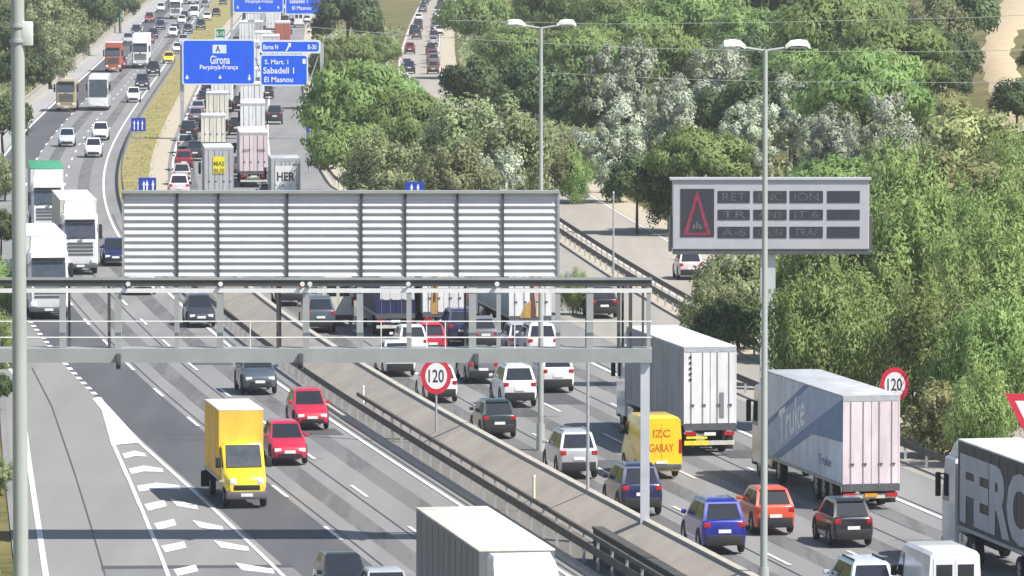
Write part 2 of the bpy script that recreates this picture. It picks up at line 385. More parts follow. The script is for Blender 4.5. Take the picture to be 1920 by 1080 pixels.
guard('guard rail between the slip road and the pale side road, on the main road side', XS, lambda Y: -5.0, 300, 510, False, 4., 'rails beside the side road')
guard('guard rail along the edge of the pale side road, running beside another rail', XS, lambda Y: -3.75, 300, 520, False, 4., 'rails beside the side road')
guard('guard rail curving between the departing lanes and the pine trees', XW, lambda Y: rr(Y)+.5, 508, 900, False, 5.)
guard('guard rail beside the trailer with the slanting blue graphic', XW, lambda Y: 19.6, 215, 315, False, 4.)
guard('guard rail at the outer edge of the exit ramp', XL, lambda Y: ramp(Y)-1.9, 215, 320, False, 4.)

t = thing('parapet', 'dark green parapet closing the guard rail at the bottom edge', 'parapet', (XL(222)+2.3, 222, 0))
pb = M(); along(pb, XL, [(2.0,0),(2.35,0),(2.35,1.05*V),(2.0,1.05*V)], 190, 231, mat('dark_green_panel', (.06,.075,.06), .7, noise=.3, nscale=2), (XL(222)+2.3, 222)); link('panel', pb.mesh('panel', False), t)
pc = M(); along(pc, XL, [(1.95,1.05*V),(2.4,1.05*V),(2.4,1.13*V),(1.95,1.13*V)], 190, 231, GALV_D, (XL(222)+2.3, 222)); link('top_rail', pc.mesh('top_rail', False), t)

s = M(); strip(s, XL, -13.6, -11.0, 540, Y1, .012, asphalt('pale_shoulder', (.30,.295,.29), (.36,.355,.345))); struct('pale_shoulder', s)
t = thing('kerb_wall', 'low pale concrete wall along the wood beside the far oncoming lanes', 'wall', (XL(560)-13.7, 560, 0))
wb = M(); along(wb, XL, [(-13.9,0),(-13.6,0),(-13.62,1.15),(-13.88,1.15)], 560, 1500, CONC_L, (XL(560)-13.7, 560), 8.); link('wall_body', wb.mesh('wall_body', False), t)
wc = M(); along(wc, XL, [(-13.95,1.15),(-13.55,1.15),(-13.55,1.27),(-13.95,1.27)], 560, 1500, CONC, (XL(560)-13.7, 560), 8.); link('coping', wc.mesh('coping', False), t)
def small_post(u, v, h, label, m, r=.07):
    x, y = G(u, v); t = thing('delineator_post', label, 'post', (x, y, 0), 0, 'marker posts on the median')
    a = M(); a.cyl((0,0,0),(0,0,h*V), r, r*.9, 8, m); link('shaft', a.mesh('shaft'), t)
    b = M(); b.cyl((0,0,h*V),(0,0,h*V+.14), r*1.1, r*1.1, 8, PAINT_W); link('cap', b.mesh('cap'), t)
small_post(681, 760, .75, 'short white marker post on the paved median, beside the double guard rail', PAINT_W)
small_post(1001, 945, .95, 'yellowish white marker post on the median before the concrete wall', mat('cream_enamel', (.75,.68,.45), .5))

# ---------------------------------------------------------------- lamps and poles
LAMP_W = mat('cream_lamp_housing', (.78, .79, .66), .4, noise=.06, nscale=4)
def lamp(u, v_base, v_top, label, spread=1.42):
    x, Y = G(u, v_base); Hh = z_at(v_top+9, Y)
    t = thing('street_lamp', label, 'street lamp', (x, Y, 0), 0, 'twin armed lamps on the median')
    p = M(); p.cyl((0,0,0),(0,0,1.3),.22,.2,12,POLE); p.cyl((0,0,1.3),(0,0,Hh),.14,.085,12,POLE); link('pole', p.mesh('pole'), t)
    for sgn in (-1, 1):
        a = M(); a.tube([(0,0,Hh-.05),(sgn*.45,0,Hh+.02),(sgn*.85,0,Hh+.08)], .05, 8, POLE); link('arm', a.mesh('arm'), t)
        h = M()
        L = [(.75,.10,.09,.10),(.95,.17,.17,.20),(1.25,.22,.19,.22),(1.55,.22,.17,.20),(1.68,.12,.08,.1)]
        loops = []
        for xx, hw, up, zc in L:
            c = Hh + zc - .02
            loops.append([(sgn*xx,-hw,c-.05),(sgn*xx,hw,c-.05),(sgn*xx,hw*.85,c+up*.6),(sgn*xx,hw*.4,c+up),(sgn*xx,-hw*.4,c+up),(sgn*xx,-hw*.85,c+up*.6)])
        h.loft(loops, LAMP_W); ho = link('lamp_head', h.mesh('lamp_head'), t)
        g = M(); g.box(min(sgn*.95,sgn*1.6), max(sgn*.95,sgn*1.6), -.15, .15, Hh+.04, Hh+.09, mat('lamp_glass', (.45,.47,.45), .25)); link('lens', g.mesh('lens', False), ho)
lamp(1014, 845, 42, 'twin armed street lamp standing against the pine wood, thin cream pole')
lamp(1432, 1128, 84, 'twin armed street lamp whose pole passes in front of the electronic message board')
# big pole close to the camera
Yp = 160.; xp = x_at(36, 540, Yp)
t = thing('mast', 'thick grey mast with a small box, rising past the whole picture beside the exit ramp', 'mast', (xp, Yp, 0))
p = M(); p.cyl((0,0,0),(0,0,28),.225,.18,20,POLE); link('pole', p.mesh('pole'), t)
zb = z_at(62, Yp); b = M(); b.box(.12,.42,-.16,.16,zb-.35,zb+.32,mat('pale_cabinet_paint', (.62,.66,.60), .5, noise=.08), .03); bo = link('cabinet', b.mesh('cabinet'), t)
for zz in (zb-.22, zb+.2):
    c = M(); c.cyl((0,0,zz-.04),(0,0,zz+.04),.235,.235,20,GALV); link('clamp', c.mesh('clamp'), t)
def thin_pole(u, vb, vt, label, r=.05):
    x, Y = G(u, vb); t = thing('utility_pole', label, 'pole', (x, Y, 0))
    p = M(); h = z_at(vt, Y); p.cyl((0,0,0),(0,0,h), r*1.3, r, 8, GALV); link('shaft', p.mesh('shaft'), t)
    c = M(); c.cyl((0,0,h),(0,0,h+.12), r*1.5, r*.6, 8, GALV); link('cap', c.mesh('cap'), t)
thin_pole(1150, 585, 362, 'thin steel pole rising by the guard rails of the side road')
thin_pole(1102, 968, 672, 'slim grey pole on the median just past the concrete wall', .06)
def wire(pts, Y, label):
    P3 = [(x_at(u, v, Y), Y, z_at(v, Y)) for u, v in pts]; a = M()
    full = []
    for i in range(len(P3)-1):
        for k in range(4):
            f = k/4; full.append(tuple(P3[i][j]+(P3[i+1][j]-P3[i][j])*f for j in range(3)))
    full.append(P3[-1]); o = full[0]
    a.tube([tuple(p[j]-o[j] for j in range(3)) for p in full], .013, 5, mat('aluminium_cable', (.36,.39,.36), .5, .3, noise=.05))
    ob = link('overhead_cable', a.mesh('overhead_cable'), None, label=label, category='cable', group='overhead cables crossing the wood'); ob.location = o
wire([(540,47),(760,66),(907,75),(1170,89),(1513,97),(1760,97),(2010,92)], 268., 'thin overhead cable crossing just under the lamp heads')
wire([(840,38),(1140,45),(1440,42),(1823,33),(2010,24)], 269., 'topmost thin overhead cable, above the lamp heads')
wire([(1020,136),(1240,147),(1440,153),(1806,155),(2010,152)], 270., 'lowest thin overhead cable, crossing the silver trees')

# ---------------------------------------------------------------- signs
RED = mat('sign_red', (.62, .02, .05), .5, noise=.08, nscale=5)
WHITE = mat('sign_white', (.80, .80, .79), .5, noise=.04, nscale=4)
INK = mat('sign_black', (.02, .02, .022), .5)
BLUE = mat('sign_blue', (.0, .085, .68), .5, noise=.1, nscale=.9, col2=(.0, .11, .78))
BLUE2 = mat('panel_blue', (.01, .045, .42), .5, noise=.1, nscale=2)
GREEN = mat('sign_green', (.02, .22, .09), .5, noise=.1)
def disc(mb, r, y, m, z=0., n=40, ry=None):
    vs = [(r*math.cos(2*math.pi*k/n), y, z + (ry or r*V)*math.sin(2*math.pi*k/n)) for k in range(n)]
    mb.add(vs, [tuple(range(n))], m)
def speed_sign(u, vb, vc, dia_px, label, lean=0., s=None):
    x, Y = G(u, vb); s = sc(vb); zc = z_at(vc, Y); r = dia_px/2/s
    t = thing('speed_limit_sign', label, 'road sign', (x, Y, 0), lean, 'speed limit signs')
    p = M(); p.cyl((0,.07,0),(0,.07,zc+r*V*.8),.055,.055,10,GALV); link('post', p.mesh('post'), t)
    pl = M(); n = 40
    pl.loft([[(r*math.cos(2*math.pi*k/n), y, zc+r*V*math.sin(2*math.pi*k/n)) for k in range(n)] for y in (.02, -.01)], RED)
    po = link('plate', pl.mesh('plate', False), t)
    f = M(); disc(f, r*.72, -.014, WHITE, zc); link('face', f.mesh('face', False, fix=False), po)
    g = M(); put_text(g, '120', (0, -.018, zc), (1,0,0), (0,0,1), r*1.02, r*.72*V, INK, .012); link('number', g.mesh('number', False, fix=False), po)
speed_sign(818, 828, 705, 57, 'round red ringed 120 sign on a post in the paved median')
speed_sign(1677, 835, 721, 54, 'round red ringed 120 sign behind the roof of the blue striped trailer')
# yield sign at the frame edge
x, Y = G(1933, 935); s_ = sc(935); zt, zb2 = z_at(738, Y), z_at(822, Y)
t = thing('yield_sign', 'red edged white triangle pointing down above the grey lettered trailer', 'road sign', (x, Y, 0))
p = M(); p.cyl((0,.06,0),(0,.06,zt-.2),.055,.055,10,GALV); link('post', p.mesh('post'), t)
hw = 50/s_
pl = M(); pl.prism([(-hw,zt),(0,zb2-.35),(hw,zt)], .02, -.01, lambda a, b, d: (a, d, b), RED); po = link('plate', pl.mesh('plate', False), t)
f = M(); k = .62; zc = zt-(zt-zb2+.35)*.36
f.add([(-hw*k,-.014,zc+(zt-zc)*k),(0,-.014,zc+(zb2-.35-zc)*k),(hw*k,-.014,zc+(zt-zc)*k)], [(0,1,2)], WHITE); link('face', f.mesh('face', False, fix=False), po)

def board(parent, name, x0, x1, z0, z1, y, face, border, rr_=.12, bw=.14):
    """sign plate with a light border, 6 cm thick, and a face 8 mm proud"""
    def rrect(x0, x1, z0, z1, r):
        out = []
        for cx, cz, a0 in ((x1-r,z1-r,0),(x0+r,z1-r,90),(x0+r,z0+r,180),(x1-r,z0+r,270)):
            for k in range(5): a = R(a0+22.5*k); out.append((cx+r*math.cos(a), cz+r*math.sin(a)))
        return out
    b = M(); b.prism(rrect(x0,x1,z0,z1,rr_), y+.06, y, lambda a, c, d: (a, d, c), border); bo = link(name, b.mesh(name, False), parent)
    f = M(); pts = rrect(x0+bw,x1-bw,z0+bw,z1-bw,rr_); f.add([(a, y-.008, c) for a, c in pts], [tuple(range(len(pts)))], face); link('face', f.mesh('face', False, fix=False), bo)
    return bo
def legend(parent, items, y):
    for kind, txt, x, z, wd, h in items:
        g = M()
        if kind == 'text': put_text(g, txt, (x, y, z), (1,0,0), (0,0,1), wd, h, WHITE, .015); nm = 'lettering'
        elif kind == 'arrow':
            g.add([(x-wd*.5,y,z),(x,y,z-h*.5),(x+wd*.5,y,z),(x+wd*.18,y,z),(x+wd*.18,y,z+h*.5),(x-wd*.18,y,z+h*.5),(x-wd*.18,y,z)], [(0,1,2,3,6),(3,4,5,6)], WHITE); nm = 'arrow'
        elif kind == 'slant':
            g.add([(x-wd*.5,y,z-h*.5),(x-wd*.2,y,z-h*.5),(x+wd*.3,y,z+h*.1),(x+wd*.5,y,z-h*.1),(x+wd*.5,y,z+h*.5),(x-wd*.1,y,z+h*.5),(x+wd*.08,y,z+h*.3)], [(0,1,2,6),(2,3,4,6),(4,5,6)], WHITE); nm = 'arrow'
        else:
            g.add([(x-wd/2,y,z-h/2),(x+wd/2,y,z-h/2),(x+wd/2,y,z+h/2),(x-wd/2,y,z+h/2)], [(0,1,2,3)], txt); nm = 'emblem'
        link(nm, g.mesh(nm, False, fix=False), parent)
def sign_gantry(vbase, boards, label, span, posts):
    s_ = sc(vbase); Y = G(960, vbase)[1]; c0 = (boards[0][0]+boards[-1][1])/2
    X = lambda u: (u-c0)/s_; Zz = lambda v: z_at(v, Y)
    t = thing('sign_gantry', label, 'gantry', (x_at(c0, vbase, Y), Y, 0), 0, 'blue direction sign gantries over the departing lanes')
    zb = Zz(boards[0][3]) + .6
    for u in posts:
        p = M(); p.box(X(u)-.2, X(u)+.2, .3, .7, 0, Zz(boards[0][2])-.4, GALV); link('post', p.mesh('post', False), t)
    for zz in (zb, Zz(boards[0][2])-.8):
        b = M(); b.box(X(span[0]), X(span[1]), .32, .68, zz-.2, zz+.2, GALV); link('beam', b.mesh('beam', False), t)
    br = M(); n = 12
    for k in range(n):
        a, c = X(span[0])+(X(span[1])-X(span[0]))*k/n, X(span[0])+(X(span[1])-X(span[0]))*(k+1)/n
        z1, z2 = zb, Zz(boards[0][2])-.8
        br.cyl((a,.5,z1 if k%2 else z2),(c,.5,z2 if k%2 else z1),.06,.06,5,GALV)
    link('bracing', br.mesh('bracing'), t)
    for u0, u1, v0, v1, items, face, bcol, bw in boards:
        bo = board(t, 'sign_board', X(u0), X(u1), Zz(v1), Zz(v0), .0, face, bcol, .25, bw)
        legend(bo, [(k, tx, X(u), Zz(v), wd/s_, h/s_) for k, tx, u, v, wd, h in items], -.016)
    return t
LB = mat('sign_border', (.62,.72,.80), .5)
g1 = sign_gantry(262, [
  (342,479,74,159, [('emblem', LB, 412,92,26,16),('text','A',409,92,9,12),('text','Girona',413,112,37,16),('text','Perpinyà-França',411,127,72,11),('arrow','',351,145,9,8),('arrow','',413,145,8,7),('arrow','',468,146,7,12)], BLUE, LB, .14),
  (488,602,75,100, [('text','Barna N',508,88,28,9),('slant','',541,88,10,15),('text','B-30',586,88,16,9)], BLUE, LB, .2),
  (488,578,102,161, [('text','S. Mart. 1',519,116,44,9),('emblem', WHITE, 571,115,6,9),('text','Sabadell 1',523,132,58,12),('text','El Masnou',523,149,54,10)], BLUE, LB, .14)],
  'nearer gantry with a big blue direction board and two smaller blue boards', (338,604), (341,604))
gg = M(); s_ = sc(262); Y = G(960,262)[1]; X = lambda u: (u-(342+578)/2)/s_
b = M(); gb = board(g1, 'route_plate', X(404), X(424), z_at(72,Y), z_at(53,Y), .1, GREEN, LB, .12, .1); legend(gb, [('text','E-15',X(414),z_at(63,Y),.85,.45)], .084)
sign_gantry(88, [
  (437,532,-22,24, [('text','Perpinyà-França',486,3,52,8),('arrow','',446,14,5,6),('arrow','',487,15,5,6),('arrow','',522,14,5,6),('text','Girona',486,-10,30,9)], BLUE, LB, .16),
  (535,615,-20,27, [('text','Sabadell 1',560,2,34,8),('text','El Masnou',566,15,36,7),('arrow','',598,7,5,9)], BLUE, LB, .16)],
  'farther gantry with two blue direction boards cut by the top edge', (432,622), (434,620))

def lane_panel(u0, u1, v0, v1, vbase, label, bars):
    s_ = sc(vbase); u = (u0+u1)/2; x, Y = G(u, vbase); Zz = lambda v: z_at(v, Y); X = lambda q: (q-u)/s_
    t = thing('lane_sign', label, 'road sign', (x, Y, 0), 0, 'small blue lane panels')
    for q in (u0+(u1-u0)*.3, u0+(u1-u0)*.7):
        p = M(); p.cyl((X(q),.1,0),(X(q),.1,Zz(v0)-.1),.06,.06,8,GALV); link('post', p.mesh('post'), t)
    bo = board(t, 'sign_board', X(u0), X(u1), Zz(v1), Zz(v0), 0, BLUE2, BLUE2, .06, .04)
    for q, ww, a, b in bars:
        g = M(); z0, z1 = Zz(v1)+(Zz(v0)-Zz(v1))*a, Zz(v1)+(Zz(v0)-Zz(v1))*b
        w2 = ww/s_/2; h = min(.5, (z1-z0)*.4)
        g.add([(X(q)-w2,-.016,z0),(X(q)+w2,-.016,z0),(X(q)+w2,-.016,z1-h),(X(q)+w2*2,-.016,z1-h),(X(q),-.016,z1),(X(q)-w2*2,-.016,z1-h),(X(q)-w2,-.016,z1-h)], [(0,1,2,6),(3,4,5)], WHITE)
        link('arrow', g.mesh('arrow', False, fix=False), bo)
lane_panel(246, 273, 221, 246, 268, 'upper small blue lane panel with white bars on the yellow grass median', [(252,2,.1,.85),(259,2,.1,.85),(267,2,.1,.85)])
lane_panel(260, 293, 333, 369, 392, 'lower small blue lane panel standing just above the louvred board', [(270,3,.3,.85),(276,3,.05,.9),(287,3,.05,.9)])
lane_panel(575, 590, 237, 268, 325, 'narrow blue panel at the foot of the pine beside the departing lanes', [(582,3,.1,.9)])
lane_panel(760, 795, 341, 372, 478, 'blue panel half sunk behind the louvred board, in front of olive trees', [(772,3,.2,.9),(784,3,.2,.9)])
# small pale green sign on two legs, far off
x, Y = G(227, 62); s_ = sc(62)
t = thing('board_on_legs', 'small pale green board on two legs beside the far oncoming lanes', 'road sign', (x-.5, Y, T(x-.5, Y)-.1))
for q in (-.5, .5): p = M(); p.cyl((q,.1,0),(q,.1,4.2),.08,.08,8,PAINT_W); link('leg', p.mesh('leg'), t)
board(t, 'sign_board', -1.0, 1.0, 2.2, 5.0, 0, mat('pale_green_panel', (.35,.50,.38), .6), WHITE, .1, .1)
# ---------------------------------------------------------------- louvred sign bridge over the lanes
LOUV = mat('louvre_aluminium', (.58, .575, .59), .5, .0, noise=.06, nscale=1.5)
GREYP = mat('gantry_grey_paint', (.33, .345, .335), .55, .1, noise=.10, nscale=.8)
GREYD = mat('gantry_dark_grey', (.07, .07, .068), .6, .1, noise=.2, nscale=1.5)
sg = 46.; Yg = F/sg; XG = lambda u: x_at(u, 600, Yg); ZG = lambda v: z_at(v, Yg)
t = thing('louvred_gantry', 'wide grey sign bridge with a louvred board on top, spanning the oncoming lanes', 'gantry', (0, 0, 0))
bays = [232,333,410,539,678,760,858,943,1047]
for a, b in zip(bays[:-1], bays[1:]):
    m_ = M(); zt_, zb_ = ZG(361), ZG(519); n = 12; p = (zt_-zb_)/n
    prof = []
    for k in range(n): prof += [(-.11, zb_+p*k+.02), (-.11, zb_+p*k+.05), (-.03, zb_+p*(k+.80)), (-.03, zb_+p*(k+1)-.01)]
    x0, x1 = XG(a)+.05, XG(b)-.05
    vs = [(x0, Yg+y, z) for y, z in prof]+[(x1, Yg+y, z) for y, z in prof]; N = len(prof)
    vs += [(x0, Yg+.15, zb_), (x0, Yg+.15, zt_), (x1, Yg+.15, zb_), (x1, Yg+.15, zt_)]
    fs = [(i, N+i, N+i+1, i+1) for i in range(N-1)] + [(2*N, 2*N+1, 2*N+3, 2*N+2), (N-1, 2*N-1, 2*N+3, 2*N+1), tuple(range(N))+(2*N+1, 2*N), tuple(range(N, 2*N))+(2*N+3, 2*N+2)]
    m_.add(vs, fs, LOUV); link('louvre_panel', m_.mesh('louvre_panel', False), t)
for u in bays:
    m_ = M(); m_.box(XG(u)-.045, XG(u)+.045, Yg-.16, Yg+.2, ZG(521), ZG(358), GREYD if u not in (232, 1047) else GREYP); link('mullion', m_.mesh('mullion', False), t)
m_ = M(); m_.box(XG(231), XG(1048), Yg-.26, Yg+.2, ZG(362), ZG(357), GREYP); link('top_trim', m_.mesh('top_trim', False), t)
m_ = M(); m_.box(XG(-140), XG(1222), Yg-.3, Yg+.1, ZG(536), ZG(521), GREYD); m_.box(XG(-140), XG(1222), Yg-.36, Yg-.3, ZG(524), ZG(519), GREYP); link('top_chord', m_.mesh('top_chord', False), t)
m_ = M(); m_.box(XG(-140), XG(1222), Yg+.45, Yg+.7, ZG(536), ZG(522), GREYP); m_.box(XG(-140), XG(1222), Yg-.3, Yg-.1, ZG(548), ZG(540), PAINT_W); link('rear_chord', m_.mesh('rear_chord', False), t)
m_ = M(); m_.box(XG(-140), XG(1222), Yg-.55, Yg+.7, ZG(657), ZG(652), GREYP); m_.box(XG(-140), XG(1222), Yg-.55, Yg-.35, ZG(678), ZG(657), GREYP); m_.box(XG(-140), XG(1222), Yg+.55, Yg+.7, ZG(676), ZG(657), GREYP); link('walkway', m_.mesh('walkway', False), t)
for v in (601, 631):
    m_ = M(); m_.cyl((XG(-140), Yg-.5, ZG(v)), (XG(1222), Yg-.5, ZG(v)), .028, .028, 6, PAINT_W); link('handrail', m_.mesh('handrail'), t)
for u, wd, mm in ((118,.24,GREYP),(205,.10,GREYD),(222,.26,GREYP),(332,.18,GREYP),(413,.26,GREYP),(521,.10,GREYD),(574,.26,GREYP),(675,.26,GREYP),(767,.2,GREYP),(886,.3,GREYP),(935,.18,GREYP),(1046,.2,GREYP),(1106,.28,GREYP),(1160,.14,GREYD),(1182,.14,GREYD),(1216,.16,GREYP),(-60,.3,GREYP)):
    m_ = M(); m_.box(XG(u)-wd/2, XG(u)+wd/2, Yg-.28, Yg+.08, ZG(653), ZG(534), mm); link('upright', m_.mesh('upright', False), t)
for u in (128, 330, 524, 677, 872, 1100, 1168, 1206):
    m_ = M(); m_.box(XG(u)-.05, XG(u)+.05, Yg+.5, Yg+.64, ZG(653), ZG(534), DGREY); link('rear_upright', m_.mesh('rear_upright', False), t)
for u in (800, 835, 965, 715, 470): 
    m_ = M(); m_.cyl((XG(u), Yg-.5, ZG(655)), (XG(u), Yg-.5, ZG(600)), .022, .022, 6, PAINT_W); link('rail_post', m_.mesh('rail_post'), t)
for u in (242, 415, 568, 582, 766, 932):
    m_ = M(); m_.cyl((XG(u), Yg-.5, ZG(531)), (XG(u), Yg-.34, ZG(531)), .1, .08, 10, PAINT_W); link('lamp_cap', m_.mesh('lamp_cap'), t)
for u in (224, 565, 893):
    m_ = M(); m_.box(XG(u)-.1, XG(u)+.1, Yg-.75, Yg-.55, ZG(690), ZG(660), DGREY, .03); m_.cyl((XG(u), Yg-.9, ZG(684)), (XG(u), Yg-.6, ZG(678)), .09, .1, 10, BLACK); link('camera_housing', m_.mesh('camera_housing', False), t)
m_ = M(); m_.box(XG(1201), XG(1218), Yg-.35, Yg+.05, 0, ZG(670), mat('column_paint', (.55, .56, .585), .5, .1, noise=.1, nscale=.7)); m_.box(XG(1194), XG(1225), Yg-.5, Yg+.2, 0, .45, CONC); link('column', m_.mesh('column', False), t)

# ---------------------------------------------------------------- electronic message board
sv = 35.; Yv = F/sv; XV = lambda u: x_at(u, 400, Yv); ZV = lambda v: z_at(v, Yv)
FRM = mat('board_frame_paint', (.46, .46, .485), .5, .1, noise=.06, nscale=1)
SCR = mat('dark_display', (.042, .042, .056), .4, noise=.2, nscale=5)
DOT = mat('pale_led', (.10, .108, .108), .5, emit=(.75, .8, .78, .02), noise=.5, nscale=6)
LEDR = mat('red_led', (.16, .025, .045), .5, emit=(.9, .08, .2, .09), noise=.4, nscale=5)
t = thing('message_board', 'grey electronic message board with a red warning triangle and three rows of dim letters', 'message board', (0, 0, 0))
m_ = M(); m_.box(XV(1427)+0, XV(1455), Yv+.35, Yv+1.05, -.2, ZV(470), mat('board_post_paint', (.52,.55,.54), .5, .1, noise=.08, nscale=1)); link('post', m_.mesh('post', False), t)
m_ = M(); m_.box(XV(1261), XV(1630), Yv, Yv+1.1, ZV(468), ZV(338), FRM, .05); ho = link('housing', m_.mesh('housing', False), t)
m_ = M(); m_.box(XV(1256), XV(1634), Yv-.1, Yv+1.2, ZV(338)+.01, ZV(334), FRM); link('canopy', m_.mesh('canopy', False), t)
m_ = M(); m_.box(XV(1262), XV(1634), Yv+.05, Yv+1.2, ZV(477), ZV(468)-.01, DGREY); link('walkway', m_.mesh('walkway', False), t)
for x0, x1 in ((1254, 1260), (1631, 1636)): m_ = M(); m_.box(XV(x0), XV(x1), Yv+.1, Yv+.9, ZV(472), ZV(405), DGREY); link('ladder_rail', m_.mesh('ladder_rail', False), t)
def screen(u0, u1, v0, v1, nm='display'):
    m_ = M(); m_.box(XV(u0), XV(u1), Yv-.03, Yv-.002, ZV(v1), ZV(v0), SCR); return link(nm, m_.mesh(nm, False), t)
s0 = screen(1276, 1339, 354, 444)
m_ = M()
tri = [(1281,441),(1307,356),(1333,441)]; tri2 = [(1289.5,436.5),(1307,374),(1324.5,436.5)]
P3 = lambda p, y: (XV(p[0]), y, ZV(p[1]))
for i in range(3): j = (i+1) % 3; m_.add([P3(tri[i],Yv-.04),P3(tri[j],Yv-.04),P3(tri2[j],Yv-.04),P3(tri2[i],Yv-.04)], [(0,1,2,3)], LEDR)
link('warning_triangle', m_.mesh('warning_triangle', False, fix=False), s0)
m_ = M(); 
for k in range(3): a = 1301+k*6; m_.add([P3(q, Yv-.045) for q in ((a-2.2,430),(a+2.2,430),(a+2.2,421-k%2*5),(a-2.2,421-k%2*5))], [(0,1,2,3)], DOT)
link('symbol', m_.mesh('symbol', False, fix=False), s0)
rowtxt = [(358,380,['RET','ENC','ION','']), (393,412,['  TR','ANS','IT 6','']), (425,446,['A-6','C-UN','TRAF',''])]
for v0, v1, tx in rowtxt:
    for (u0, u1), q in zip(((1346,1406),(1413,1475),(1481,1543),(1551,1612)), tx):
        sc_ = screen(u0, u1, v0, v1)
        if q.strip():
            m_ = M(); put_text(m_, q.strip(), (XV((u0+u1)/2), Yv-.036, ZV((v0+v1)/2)), (1,0,0), (0,0,1), (u1-u0)*.72/sv, (v1-v0)*.66/sv, DOT, -.012); link('lettering', m_.mesh('lettering', False, fix=False), sc_)

# ---------------------------------------------------------------- vehicles
GLASS = mat('tinted_glass', (.018, .022, .028), .06, spec=.8, noise=.15, nscale=1.)
GLASS2 = mat('dusty_glass', (.06, .07, .085), .15, spec=.7, noise=.3, nscale=1.5)
RUB = mat('tyre_rubber', (.02, .02, .02), .85, noise=.2, nscale=6)
RIM = mat('alloy_rim', (.42, .42, .43), .35, .7, noise=.1, nscale=8)
TAIL = mat('tail_lamp_red', (.42, .015, .02), .2, noise=.1, nscale=8)
HEAD = mat('headlamp_glass', (.72, .74, .76), .12, noise=.1, nscale=8)
AMB = mat('amber_lens', (.7, .28, .02), .3, noise=.1)
PLATE = mat('number_plate', (.74, .74, .70), .5, noise=.12, nscale=9)
CHROME = mat('bright_trim', (.6, .6, .6), .2, .9, noise=.05)
PAINTS = {'white':(.70,.70,.70),'cream':(.66,.63,.54),'silver':(.42,.43,.44),'grey':(.17,.175,.185),'dark_grey':(.04,.042,.052),'black':(.017,.017,.02),
 'red':(.48,.014,.045),'dark_red':(.22,.02,.03),'blue':(.01,.018,.25),'navy':(.014,.018,.075),'dark_green':(.018,.034,.032),'slate':(.075,.10,.125),
 'orange':(.62,.085,.035),'yellow':(.86,.60,.02),'amber':(.80,.46,.06),'light_blue':(.27,.35,.47),'pale_blue':(.45,.52,.62),'tan':(.38,.31,.19),'pinkish':(.66,.56,.58),'brown':(.14,.09,.06),
 'grey_blue':(.60,.66,.72),'mid_grey':(.30,.31,.33),'teal':(.14,.24,.28),'green':(.05,.28,.14),'brick':(.40,.12,.07)}
def paint(c, gloss=True):
    col = PAINTS[c]
    return mat('paint_'+c+('' if gloss else '_panel'), col, .32 if gloss else .55, .15 if gloss and c in ('silver','grey','slate','navy','blue','dark_grey') else 0., noise=.09 if gloss else .2, nscale=1.1 if gloss else .9, streak=None if gloss else (1,1,.35), coat=.6 if gloss else 0.)

def wheel_parts(x, y, r, wd, side):
    """tyre with a rounded shoulder, and a rim with its hub, for a wheel whose outer face lies at x"""
    m1, m2 = M(), M(); n = 18; xi = x - side*wd
    prof = [(xi, .55), (xi, .93), (xi+side*.04, 1.0), (x-side*.04, 1.0), (x, .93), (x, .66), (x-side*.03, .62)]
    m1.loft([[(px, y+r*q*math.cos(2*math.pi*k/n), r+r*q*math.sin(2*math.pi*k/n)) for k in range(n)] for px, q in prof], RUB)
    for q0, q1, px, mm in ((.62, .0, x-side*.02, RIM),):
        loop = [(px, y+r*q0*math.cos(2*math.pi*k/n), r+r*q0*math.sin(2*math.pi*k/n)) for k in range(n)]
        m2.add(loop+[(px+side*.015, y, r)], [(k, (k+1) % n, n) for k in range(n)], RIM)
        for k in range(5):
            a = 2*math.pi*k/5; b = a+.62; c0 = (px+side*.006)
            m2.add([(c0+side*.01, y+r*.2*math.cos((a+b)/2), r+r*.2*math.sin((a+b)/2)), (c0, y+r*.54*math.cos(a+.12), r+r*.54*math.sin(a+.12)), (c0, y+r*.54*math.cos(b), r+r*.54*math.sin(b))], [(0,1,2)], BLACK)
    return m1, m2

def bil(q, u, v):
    a, b, c, d = [Vector(p) for p in q]; return (a*(1-u)+b*u)*(1-v) + (d*(1-u)+c*u)*v
def pane(q, u0, u1, v0, v1, m, off=.008, taper=(0,0)):
    """a pane lying 8 mm proud of the quad q (bl, br, tr, tl)"""
    n = (Vector(q[1])-Vector(q[0])).cross(Vector(q[3])-Vector(q[0])).normalized()
    p = [bil(q, u0, v0), bil(q, u1, v0), bil(q, u1-taper[1], v1), bil(q, u0+taper[0], v1)]
    g = M(); o = [a+n*off for a in p]
    g.add(p+o, [(4,5,6,7),(0,1,5,4),(1,2,6,5),(2,3,7,6),(3,0,4,7)], m); return g

